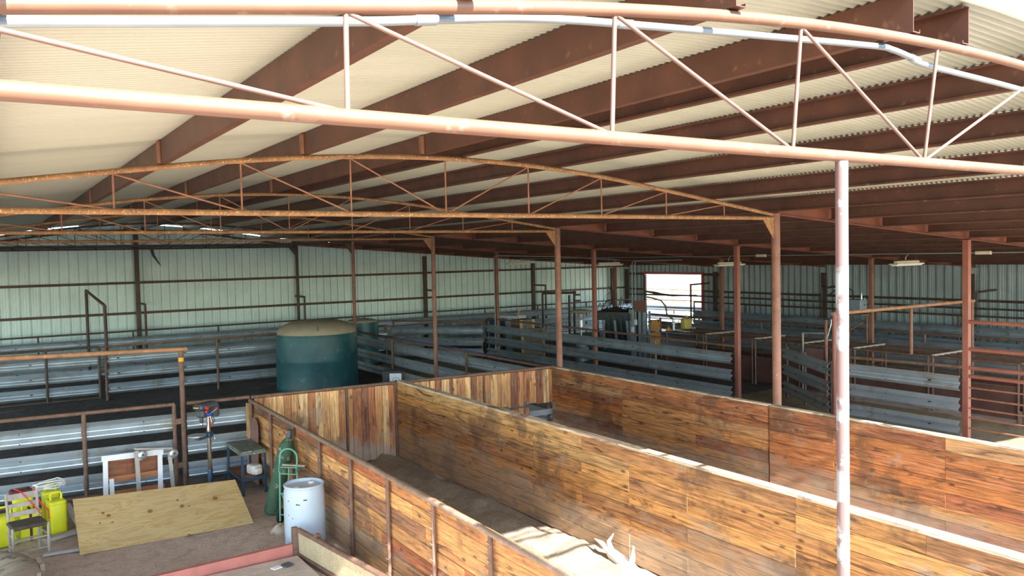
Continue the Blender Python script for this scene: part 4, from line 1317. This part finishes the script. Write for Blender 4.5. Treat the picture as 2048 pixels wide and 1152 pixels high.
# pebbles and straw bits on the dirt by the plywood
rr = random.Random(33)
dm = MB()
for k in range(700):
    x, y = rr.uniform(-.3, 4.0), rr.uniform(10.9, 13.2)
    s_ = rr.uniform(.005, .015)
    if k % 4:
        dm.box((x, y, .018 + s_ * .2), (s_, s_ * rr.uniform(.6, 1.2), s_ * .6), Matrix.Rotation(rr.uniform(0, 6), 3, 'Z') @ Matrix.Rotation(rr.uniform(-.5, .5), 3, 'X'))
    else:
        a = rr.uniform(0, PI); l_ = rr.uniform(.03, .12)
        dm.beam((x, y, .022), (x + l_ * math.cos(a), y + l_ * math.sin(a), .026), .004, .003)
tag(dm.build('gravel_litter', simple('pale_pebble_and_straw', (0.36, 0.28, 0.22), .9, 0, 3, .5)), 'pebbles and straw bits strewn over the dirt near the plywood', 'litter', kind='stuff')

# lumber on the dirt
def board(name, p, q, w, h, label, matl='lumber'):
    return tag(MB().beam(p, q, w, h).build(name, M[matl]), label, 'board', 'loose lumber')


board('lumber', (.58, 13.04, .035), (1.10, 12.98, .035), .09, .04, 'pale board end poking from under the plywood nearest the chair')
board('lumber', (.62, 13.62, .06), (1.25, 13.85, .06), .10, .05, 'notched grey board behind the chair, beside the plywood')
board('lumber', (-.4, 13.72, .03), (.24, 13.47, .03), .09, .05, 'grey board on the dirt at the left edge by the tyre')
board('lumber', (.98, 14.35, .35), (1.16, 13.98, .02), .09, .04, 'short grey board standing slanted beside the right yellow case')

# tyre, lower left corner
c0 = Vector((-.60, 11.75, 0)); R0 = 1.1
e = thing('scrap_tyre_ring', 'big dusty old tyre lying flat, cut by the lower left corner', 'tyre', tuple(c0))
MB().lathe([(R0 * .55, .03), (R0 * .78, .0), (R0 * .95, .05), (R0, .14), (R0, .26), (R0 * .94, .345), (R0 * .82, .375), (R0 * .70, .36), (R0 * .58, .31), (R0 * .55, .27), (R0 * .55, .03)], 64, c0).build('casing', M['rubber'], e, smooth=50)
tr = MB()
for k in range(22):
    a = 2 * PI * k / 22
    p = c0 + Vector((R0 * 1.005 * math.cos(a), R0 * 1.005 * math.sin(a), .20))
    tr.box(p, (.05, .10, .22), Matrix.Rotation(a, 3, 'Z') @ Matrix.Rotation(.5, 3, 'X'))
tr.build('tread_lugs', M['rubber'], e)

# ------------------------------------------------------------------ scale platform with red channel
e = thing('loading_deck', 'low pale deck edged by a pink-red steel channel in the foreground', 'platform', (2.6, 9.9, 0))
prof = [(0, 0), (.07, 0), (.07, .012), (.012, .012), (.012, .188), (.07, .188), (.07, .2), (0, .2)]
MB().sweep([(-u, v) for u, v in prof], (3.47, 10.86, .0), (.6, 10.72, .0), (0, -1, 0)).build('edge_channel', M['channel'], e)
dk = MB()
for k in range(10):
    y1 = 10.74 - .29 * k
    dk.box((2.02, y1 - .14, .05), (2.86, .275, .05))
dk.build('deck_boards', M['deck'], e)
MB().box((3.46, 10.86, .20), (.07, .07, .46)).build('corner_post', M['pipe'], e)
e = thing('perforated_panel', 'tan expanded-metal side panel with a rusty pipe top beside the loading deck', 'panel', (3.6, 9.8, 0))
pa, pb = Vector((3.50, 10.80, 0)), Vector((3.86, 7.9, 0))
MB().beam(pa + Vector((0, 0, .22)), pb + Vector((0, 0, .22)), .012, .30).build('mesh_sheet', M['expanded'], e)
MB().tube([pa + Vector((0, 0, .40)), pb + Vector((0, 0, .40))], .035, 14).build('top_pipe', M['pipe'], e, smooth=50)
MB().beam(pa + Vector((-.012, 0, .05)), pb + Vector((-.012, 0, .05)), .04, .07).build('bottom_rail', M['pipe'], e)
MB().lathe([(.04, -.03), (.045, 0), (.04, .03)], 14, pa + (pb - pa) * .17 + Vector((0.03, 0, .43)), (pb - pa)).build('clamp', M['pipe'], e, smooth=40)
e = thing('notepad', 'small white pad with a black device lying on the loading deck', 'pad', (3.25, 10.3, .077))
p0 = at(553, 1136, Z=.078); p1 = at(575, 1131, Z=.078)
MB().box((p0.x, p0.y, .083), (.12, .09, .012), Matrix.Rotation(.3, 3, 'Z')).build('white_pad', M['white'], e)
MB().cbox((p1.x, p1.y, .090), (.12, .12, .026), .006, Matrix.Rotation(.3, 3, 'Z')).build('black_device', M['darkgrey'], e)

# scrap along the foot of the left wall
rr = random.Random(9)
for k, (y, sz, dsc) in enumerate(((10.55, .34, 'dirty grey rag heap against the left plank wall behind the panel'), )):
    vs = []; nn_ = 16
    for q in range(5):
        for j_ in range(nn_):
            an = 2 * PI * j_ / nn_; f = [(1, 0), (1, .4), (.75, .8), (.4, 1), (.04, 1.02)][q]; w = rr.uniform(.8, 1.15)
            vs.append((3.90 + .16 * f[0] * w * math.cos(an), y + .28 * f[0] * w * math.sin(an), .01 + .16 * f[1] * rr.uniform(.8, 1.15)))
    fs = [(q * nn_ + j_, q * nn_ + (j_ + 1) % nn_, (q + 1) * nn_ + (j_ + 1) % nn_, (q + 1) * nn_ + j_) for q in range(4) for j_ in range(nn_)] + [tuple(range(4 * nn_, 5 * nn_))]
    tag(MB().add(vs, fs).build('rag_heap', M['rag'], smooth=40), dsc, 'rag')
SCR = [((3.86, 10.15), .55, .5, 'scrap'), ((3.96, 9.85), .6, -.2, 'greywood'), ((3.88, 9.5), .5, .9, 'scrap'), ((4.0, 9.2), .7, .1, 'lumber'), ((3.93, 8.85), .5, -.5, 'scrap'), ((3.98, 8.5), .6, .3, 'greywood')]
for k, ((x, y), L, a, mt) in enumerate(SCR):
    d = Vector((math.sin(a) * .4, math.cos(a), 0)).normalized() * L / 2
    tag(MB().beam((x - d.x, y - d.y, .03 + .02 * (k % 3)), (x + d.x, y + d.y, .06 + .02 * (k % 3)), .10, .022).build('scrap_board', M[mt]), 'splintered scrap board at the foot of the left plank wall, %s from the drum' % ORD[k], 'board', 'scrap boards by the left wall')

# bleached forked piece in the pen
P = [at(1197, 1096, X=6.72), at(1212, 1112, X=6.70), at(1232, 1128, X=6.68), at(1250, 1146, X=6.66), at(1262, 1165, X=6.64)]
P = [Vector((6.84 - .03 * k, p.y, max(.10, p.z))) for k, p in enumerate(P)]
m = MB()
m.tube(P, [.03, .075, .085, .075, .055], 10)
m.tube([P[1], P[1] + Vector((.02, .10, .14)), P[1] + Vector((.04, .02, .26))], [.05, .03, .006], 8)
m.tube([P[1], P[1] + Vector((-.02, .20, .10)), P[1] + Vector((-.03, .34, .12))], [.05, .03, .006], 8)
m.tube([P[3], P[3] + Vector((.03, -.02, .14)), P[3] + Vector((.05, -.01, .27))], [.055, .03, .006], 8)
tag(m.build('bleached_branch', M['bonewhite'], smooth=60), 'bleached white forked branch on the sunlit bedding by the middle wall', 'branch')

# ------------------------------------------------------------------ old stove behind the pens
px_ = Vector((8.75, 19.0, 0))
e = thing('old_appliance', 'old black cabinet appliance with a white dial panel, standing behind the back plank wall', 'appliance', tuple(px_), -.55)
L = Matrix.Translation(px_) @ Matrix.Rotation(-.55, 4, 'Z')
def lb(c, d, b=.01):
    m = MB().cbox(c, d, b); m.v = [L @ p for p in m.v]; return m
lb((0, 0, .60), (.52, .50, 1.16)).build('cabinet', M['chute'], e)
lb((.02, .0, 1.19), (.58, .54, .03)).build('top', M['darkgrey'], e)
m = MB().box((.08, -.262, 1.02), (.30, .012, .27)); m.v = [L @ p for p in m.v]; m.build('white_panel', M['white'], e)
m = MB()
for k in range(10):
    a = PI * k / 9
    m.box((.09 + .085 * math.cos(a), -.2695, .97 + .085 * math.sin(a)), (.014, .003, .014))
m.v = [L @ p for p in m.v]; m.build('dial_marks', M['black'], e)
m = MB().lathe([(.03, 0), (.03, .02), (.0, .025)], 16, (.09, -.268, .96), (0, -1, 0)); m.v = [L @ p for p in m.v]; m.build('dial_knob', M['black'], e)
m = MB().box((.265, -.18, 1.02), (.03, .05, .30)); m.v = [L @ p for p in m.v]; m.build('side_trim', M['rod'], e)

# ------------------------------------------------------------------ things beyond the long lean-to fence
e = thing('white_cabinet', 'tall white enamel cabinet seen between the rails behind the long fence', 'cabinet', (18.35, 28.3, 0))
MB().cbox((18.55, 28.35, .79), (.95, .6, 1.55), .02).build('body', M['fridge'], e)
MB().box((18.55, 28.02, .86), (.90, .03, 1.36)).build('door', M['fridge'], e)
MB().box((18.98, 28.0, .9), (.02, .04, .3)).build('handle', M['silver'], e)
e = thing('dark_locker', 'dark blue steel locker left of the white enamel cabinet', 'cabinet', (17.75, 28.4, 0))
MB().cbox((17.72, 28.4, .74), (.58, .55, 1.46), .015).build('body', M['bluesteel'], e)
MB().box((17.72, 28.11, .76), (.52, .03, 1.36)).build('door', M['bluesteel'], e)
MB().box((17.92, 28.085, .8), (.02, .03, .16)).build('handle', M['silver'], e)
for k, (x, y, z, w, h) in enumerate(((18.25, 26.75, 0, 1.15, .62), (18.25, 26.75, .63, 1.15, .52), (17.98, 26.75, 1.16, .72, .36))):
    e = thing('wooden_crate', 'dusty wooden crate with pale end boards, %s of the stack behind the long fence' % ['lowest', 'middle one', 'topmost'][k], 'crate', (x, y, z), 0, 'crates behind the long fence')
    MB().box((x, y, z + h / 2), (w, .6, h)).build('body', M['cratedark'], e)
    for s_ in (-1, 1):
        MB().box((x + s_ * (w / 2 - .07), y - .315, z + h / 2), (.12, .03, h)).build('end_board', M['crate'], e)
    MB().box((x, y - .312, z + h - .05), (w - .26, .024, .09)).build('slat', M['cratedark'], e)
    MB().box((x, y - .312, z + .06), (w - .26, .024, .09)).build('slat', M['cratedark'], e)
tag(MB().tube([(18.2, 27.4, -.01), (18.22, 27.4, 1.35), (18.17, 27.4, 1.6), (18.25, 27.38, 1.82), (18.36, 27.36, 1.86)], [.03, .03, .032, .04, .03], 8).build('gate_crank', M['crate'], smooth=50), 'upright rod with yellow-tan hooked end beside the crates', 'rod')
# heater
hx, hy = 19.0, 24.3
e = thing('patio_heater', 'tall heater with a wide tan mushroom shade and silver burner', 'heater', (hx, hy, 0))
MB().lathe([(.28, 0), (.28, .5), (.22, .55), (.22, .75), (.05, .78)], 28, (hx, hy, 0)).build('base', M['greysteel'], e, smooth=40)
MB().lathe([(.03, .76), (.03, 1.3)], 14, (hx, hy, 0)).build('pole', M['silver'], e, smooth=40)
MB().lathe([(.05, 1.28), (.10, 1.30), (.10, 1.55), (.06, 1.58), (.13, 1.64), (.15, 1.80), (.06, 1.84)], 24, (hx, hy, 0)).build('burner', M['silver'], e, smooth=35)
MB().lathe([(.40, 1.855), (.415, 1.87), (.39, 1.905), (.25, 1.95), (.0, 1.965)], 36, (hx, hy, 0)).build('shade', M['heaterdisc'], e, smooth=50)

# squeeze chute
e = thing('squeeze_chute', 'dark livestock squeeze chute with slanted side bars and a tangle of hoses on top', 'chute', (20.1, 23.5, 0))
a0 = Vector((19.75, 24.35, 0)); a1 = Vector((20.35, 22.95, 0))
d = (a1 - a0).normalized(); sdv = Vector((-d.y, d.x, 0)); sdv = sdv if sdv.dot(a0) < 0 else -sdv
Lc = (a1 - a0).length
MB().beam(a0 + Vector((0, 0, 1.66)), a1 + Vector((0, 0, 1.66)), .10, .28).build('top_beam', M['chute'], e)
MB().beam(a0 + Vector((0, 0, .28)), a1 + Vector((0, 0, .28)), .10, .5).build('bottom_beam', M['chute'], e)
MB().beam(a0 - sdv * .8 + Vector((0, 0, .9)), a1 - sdv * .8 + Vector((0, 0, .9)), .05, 1.7).build('back_panel', M['chute'], e)
MB().beam(a0 - sdv * .4 + Vector((0, 0, 1.80)), a1 - sdv * .4 + Vector((0, 0, 1.80)), .86, .06).build('top_frame', M['chute'], e)
for k in range(6):
    t = Lc * (k + .3) / 6
    p = a0 + d * t + sdv * .05
    MB().beam(p + d * .10 + Vector((0, 0, .42)), p + Vector((0, 0, 1.60)), .09, .045, up=sdv).build('side_bar', M['greysteel'] if k % 2 else M['chute'], e)
    MB().prism([(-.09, 0), (.09, 0), (.05, .20), (-.05, .20)], .04, p + Vector((0, 0, 1.52)), d, (0, 0, 1)).build('pivot_bracket', M['chute'], e)
rr = random.Random(21)
for k in range(30):
    p = a0 + d * rr.uniform(0, Lc) - sdv * rr.uniform(.0, .75)
    q = a0 + d * rr.uniform(0, Lc) - sdv * rr.uniform(.0, .75)
    hgt = rr.uniform(.02, .16) if k < 20 else rr.uniform(.25, .55)
    w1 = rr.uniform(3, 9)
    pts = [p + (q - p) * t + Vector((0, 0, 1.845 + hgt * math.sin(PI * t) + .02 * math.sin(w1 * t * 2) ** 2)) + sdv * .14 * math.sin(w1 * t + k) + d * .12 * math.sin(w1 * .7 * t) for t in [i / 14 for i in range(15)]]
    MB().tube(pts, .016 if k < 20 else .010, 6).build('hydraulic_hose', M['blackrubber'], e, smooth=60)
for k in range(3):
    pts = [(20.35 - .05 * k, 24.05, 2.62 - .02 * k), (20.2 - .12 * k, 24.0, 2.45), (20.1 - .16 * k, 23.95, 2.15), (20.15 - .2 * k, 23.9, 1.86)]
    MB().tube(pts, .007, 5).build('wire', M['blackrubber'], e, smooth=60)
tag(MB().tube([(20.45, 24.1, 1.84), (20.45, 24.1, 2.62), (20.3, 24.1, 2.66)], .035, 8).build('hose_mast', M['darksteel'], smooth=40), 'dark mast above the chute hoses', 'mast')
for k, (dx_, h_, w_, ds) in enumerate(((.02, 1.95, .22, 'blue-grey steel slab post at the right end of the squeeze chute'), (.34, 1.88, .10, 'narrow blue-grey steel post under the red-brown plate'), (.54, 1.85, .14, 'wide blue-grey steel panel under the red-brown plate'), (.72, 1.9, .05, 'thin blue-grey steel post beside the orange boards'))):
    p = a1 + d * dx_
    tag(MB().beam(p + d * (.08 if k == 0 else 0) + Vector((0, 0, -.01)), p + Vector((0, 0, h_)), w_, .10, up=sdv).build('chute_post', M['greysteel']), ds, 'post', 'blue-grey chute posts')
tag(MB().beam(at(1269, 612, X=20.1), at(1292, 612, X=20.1), .03, .40).build('hanging_plate', M['pinkplate']), 'red-brown steel plate hanging left of the bright doorway', 'plate')
for k, (z, h_) in enumerate(((1.30, .42), (.80, .48))):
    ob = tag(MB().box((21.36, 22.75, z), (.60, .03, h_)).build('orange_board', M['osb']), 'orange wood board below the doorway, %s' % ['upper one with dark clips', 'lower one'][k], 'board', 'orange boards')
    if k == 0:
        for q in (21.12, 21.5):
            MB().box((q, 22.728, 1.47), (.05, .02, .09)).build('clip', M['black'], ob)
tag(MB().box((21.62, 22.75, .78), (.06, .06, 1.58)).build('board_post', M['pipe']), 'brown post right of the orange boards', 'post')

# dark pipe frame behind the heater and a post in the doorway
e = thing('overhead_frame', 'dark pipe frame standing behind the patio heater', 'frame', (21.8, 29.5, 0), 0, 'overhead pipe frames')
fa, fb_, fc = at(1085, 587, Y=29.5), at(1138, 590, Y=29.5), at(1148, 582, Y=29.5)
MB().tube([fa, (fc.x + .1, 29.5, fa.z - .04)], .05, 8).build('overhead_pipe', M['darksteel'], e, smooth=50)
for q in (fa, fb_, fc):
    MB().tube([(q.x, 29.5, -.02), q], .05, 8).build('post', M['darksteel'], e, smooth=50)
for q in (.18, .45):
    MB().tube([(fc.x, 29.5, fc.z - q), (fc.x + .28, 29.4, fc.z - q)], .04, 8).build('peg', M['darksteel'], e, smooth=50)
tag(MB().box((28.75, 31.33, 1.45), (.09, .11, 2.9)).build('door_post', M['darksteel']), 'dark post just inside the left edge of the bright doorway', 'post')
e = tag(MB().tube([(28.6, 31.2, 2.06), (28.6, 30.5, 2.0), (28.6, 29.9, 1.93), (28.6, 29.2, 1.90), (28.6, 28.2, 1.93), (28.6, 27.6, 1.96)], [.05, .07, .06, .05, .04, .035], 8).build('rolled_tarp', M['hosegreen'], smooth=60), 'sagging olive tarp roll hanging across the bright doorway', 'tarp')

# jerry can, pump, yellow bit on the alley top
jx = at(1365, 662, Z=1.40)
e = thing('jerry_can', 'dull yellow jerry can standing on the low alley pens', 'can', (20.3, 20.1, 1.40))
MB().rbox((20.3, 20.1, 1.40 + .19), (.34, .24, .36), .05, .05).build('body', M['jerry'], e, smooth=50)
MB().tube([(20.22, 20.1, 1.76), (20.24, 20.1, 1.83), (20.36, 20.1, 1.83), (20.42, 20.1, 1.74)], .018, 8).build('handle', M['jerry'], e, smooth=60)
MB().tube([(20.18, 20.1, 1.75), (20.16, 20.1, 1.80)], .03, 10).build('cap', M['jerry'], e, smooth=40)
MB().tube([(20.2, 20.1, 1.78), (20.30, 20.0, 1.96)], .008, 6).build('spout_wire', M['darkgrey'], e)
e = thing('water_pump', 'grey valve fitting with a bent hose on the low alley pens', 'valve', (19.906, 20.30, 1.37))
MB().lathe([(.05, 0), (.05, .2), (.08, .22), (.08, .26), (.05, .28), (.04, .38), (.0, .4)], 16, (19.906, 20.30, 1.368)).build('body', M['galv'], e, smooth=35)
MB().tube([(19.906, 20.3, 1.6), (20.06, 20.25, 1.62), (20.12, 20.25, 1.7)], .02, 8).build('tap', M['silver'], e, smooth=50)
hp = [Vector((19.906, 20.3, 1.74)), at(1334, 630, Y=20.6), at(1331, 612, Y=20.7), at(1322, 601, Y=20.8), at(1305, 596, Y=21.0), at(1294, 594, Y=21.2)]
tag(MB().tube(hp, .03, 8).build('bent_hose', M['hosegreen'], smooth=60), 'olive hose curving down in front of the bright doorway', 'hose')
tag(MB().tube([(19.64, 20.37, 1.42), (19.78, 20.36, 1.43), (19.70, 20.36, 1.5)], .035, 8).build('yellow_tape', M['yelloworange'], smooth=50), 'small yellow object on the end of the alley pens', 'handle')

# latch post in front of the alley
e = thing('latch_frame', 'brown latch frame with upright lever left of the white prop pipe', 'frame', (19.5, 13.9, 0))
lx = at(1652, 640, X=19.3)
MB().tube([(lx.x, lx.y, -.02), (lx.x, lx.y, lx.z)], .045, 12).build('post', M['postrust'], e, smooth=50)
MB().tube([(lx.x, lx.y, lx.z - .6), (lx.x + .02, lx.y - .16, lx.z - .05), (lx.x + .02, lx.y - .14, lx.z + .02)], .02, 8).build('lever', M['galv'], e, smooth=50)
MB().tube([(lx.x, lx.y + .75, -.02), (lx.x, lx.y + .75, 1.72), (lx.x, lx.y, 1.76)], .03, 10).build('side_frame', M['greywood'], e, smooth=50)
MB().box((lx.x, lx.y + .35, 1.12), (.03, .62, .36)).build('red_sheet', M['pinkplate'], e)

# control box on stand
bx = at(1712, 612, X=22.6)
e = thing('control_box', 'grey electrical control box on a pipe stand right of the white prop pipe', 'control box', (bx.x, bx.y, 0))
MB().cbox(bx + Vector((0, .0, 0)), (.42, .58, .42), .015).build('box', M['greysteel'], e)
m_ = MB()
for q in (-.07, .08):
    m_.box(bx + Vector((.06 + q, -.292, .05)), (.05, .012, .035))
m_.build('switches', M['black'], e)
MB().box(bx + Vector((0, 0, -.25)), (.62, .75, .04)).build('shelf', M['pipe'], e)
for q in (-.3, .3):
    MB().tube([(bx.x + .1, bx.y + q, -.02), (bx.x + .1, bx.y + q, bx.z - .26)], .03, 8).build('leg', M['pipe'], e, smooth=50)
for q in (-.02, .14):
    MB().tube([bx + Vector((q, -.2, .2)), bx + Vector((q, -.2, .36 - q)), bx + Vector((q, -.2, .40 - q))], [.025, .025, .012], 8).build('fitting', M['silver'], e, smooth=50)
MB().tube([bx + Vector((0, .1, .2)), bx + Vector((-.02, .1, .46)), bx + Vector((-.1, .25, .60)), bx + Vector((-.3, .5, .5)), bx + Vector((-.5, .8, .22))], .022, 8).build('cable', M['blackrubber'], e, smooth=60)
e = tag(MB().beam((22.2, 16.2, .9), (22.5, 14.8, 1.8), .05, .05).build('brace', M['pipe']), 'slanting brown brace under the grey control box', 'brace')

# conduits -----------------------------------------------------------------------
tag(MB().tube([(16.66, 26.7, .2), (16.66, 26.7, 3.93), (16.68, 26.65, 4.03), (16.78, 26.55, 4.06), (18.5, 25.2, 3.98), (21.5, 24.9, 3.78)], .02, 8).build('conduit', M['galvconduit'], smooth=50), 'thin conduit rising on the dark square post and bending along the ceiling', 'pipe', 'lean-to conduits')
for k, (xx, dsc) in enumerate(((1264, 'left of two thin conduits dropping to outlet boxes by the red-brown plate'), (1270, 'right of two thin conduits dropping to outlet boxes by the red-brown plate'))):
    t = at(xx, 522, X=20.15); b_ = at(xx + 2, 655 if k == 0 else 640, X=20.15)
    e = thing('conduit', dsc, 'pipe', (b_.x, b_.y, 0), 0, 'lean-to conduits')
    MB().tube([b_, (t.x, t.y, t.z - .08), (t.x + .02, t.y - .05, t.z), (t.x + .6, t.y - 1.4 - k * .4, t.z + .02)], .017, 8).build('pipe', M['galvconduit'], e, smooth=50)
    MB().cbox(b_ + Vector((-.02, 0, -.08)), (.07, .12, .20), .01).build('outlet_box', M['white'], e)
zc_ = 3.86
e = thing('conduit', 'long thin ceiling conduit above the hanging shop lights', 'pipe', (19.7, 16, zc_), 0, 'lean-to conduits')
MB().tube([(19.75, 29.5, 3.90), (19.75, 20, 3.90), (19.75, 5.5, 3.90)], .016, 8).build('pipe', M['galvconduit'], e, smooth=50)
for y in (9.9, 16.4):
    MB().cbox((19.75, y, 3.90), (.08, .36, .08), .01).build('junction_box', M['lampbody'], e)

# shop lights
def shop_light(X, Y, Z, label):
    e = thing('shop_light', label, 'lamp', (X, Y, Z), 0, 'hanging shop lights')
    MB().cbox((X, Y, Z + .03), (1.0, .10, .06), .012).build('housing', M['lampbody'], e)
    MB().prism([(-.60, -.035), (.60, -.035), (.60, -.015), (.55, .0), (-.55, .0), (-.60, -.015)], .24, (X, Y + .12, Z), (1, 0, 0), (0, 0, 1)).build('reflector', M['lampbody'], e)
    for s_ in (-.06, .06):
        MB().tube([(X - .57, Y + s_, Z - .05), (X + .57, Y + s_, Z - .05)], .014, 8).build('lamp_tube', M['tube'], e, smooth=60)
    for s_ in (-.42, .42):
        MB().tube([(X + s_ - .05, Y, Z + .06), (X + s_, Y, zpurl(X) - .0), (X + s_ + .05, Y, Z + .06)], .005, 5).build('chain', M['darksteel'], e)
    MB().tube([(X - .05, Y, Z + .09), (X - .05, Y, zc_ - .05), (X + .05, Y, zc_ + .02)], .012, 6).build('feed_pipe', M['galvconduit'], e)


for k, (Y, Z) in enumerate(((11.7, 3.665), (17.5, 3.655), (23.3, 3.665), (29.4, 3.72))):
    shop_light(19.6, Y, Z, 'cream shop light hanging under the lean-to roof, %s counting from the right' % ORD[k])

# hanging scraps on the back truss
tag(MB().tube([(5.35, 32.55, 4.6), (5.4, 32.5, 4.35), (5.55, 32.5, 4.1), (5.65, 32.5, 3.95)], [.06, .05, .03, .01], 8).build('hanging_rag', M['darksteel'], smooth=50), 'dark rag dangling from the back wall truss', 'rag')

# ------------------------------------------------------------------ light
w = bpy.data.worlds.new('sky'); SC.world = w; w.use_nodes = True
nt = w.node_tree
sky = nt.nodes.new('ShaderNodeTexSky'); sky.sky_type = 'NISHITA'
sky.sun_disc = False; sky.sun_elevation = math.radians(40); sky.sun_rotation = math.radians(190); sky.air_density = 1.0; sky.dust_density = 0.3
bg = nt.nodes['Background']; bg.inputs['Strength'].default_value = SKY_S
nt.links.new(sky.outputs[0], bg.inputs['Color'])
sd = bpy.data.lights.new('sun', 'SUN'); sd.energy = SUN_E; sd.angle = math.radians(.6); sd.color = (1, .97, .92)
so = bpy.data.objects.new('sun', sd); C.objects.link(so)
sv = Vector(SUN_DIR).normalized()
so.rotation_euler = sv.to_track_quat('Z', 'Y').to_euler()
so.location = sv * 50

SC.view_settings.view_transform = 'Standard'
SC.view_settings.look = 'None'
SC.view_settings.gamma = 1.0
SC.view_settings.use_curve_mapping = False
SC.view_settings.exposure = EXPO
cy = SC.cycles
cy.use_denoising = True
cy.max_bounces = 10; cy.diffuse_bounces = 5; cy.glossy_bounces = 4
cy.sample_clamp_indirect = 6.0
cy.use_fast_gi = False
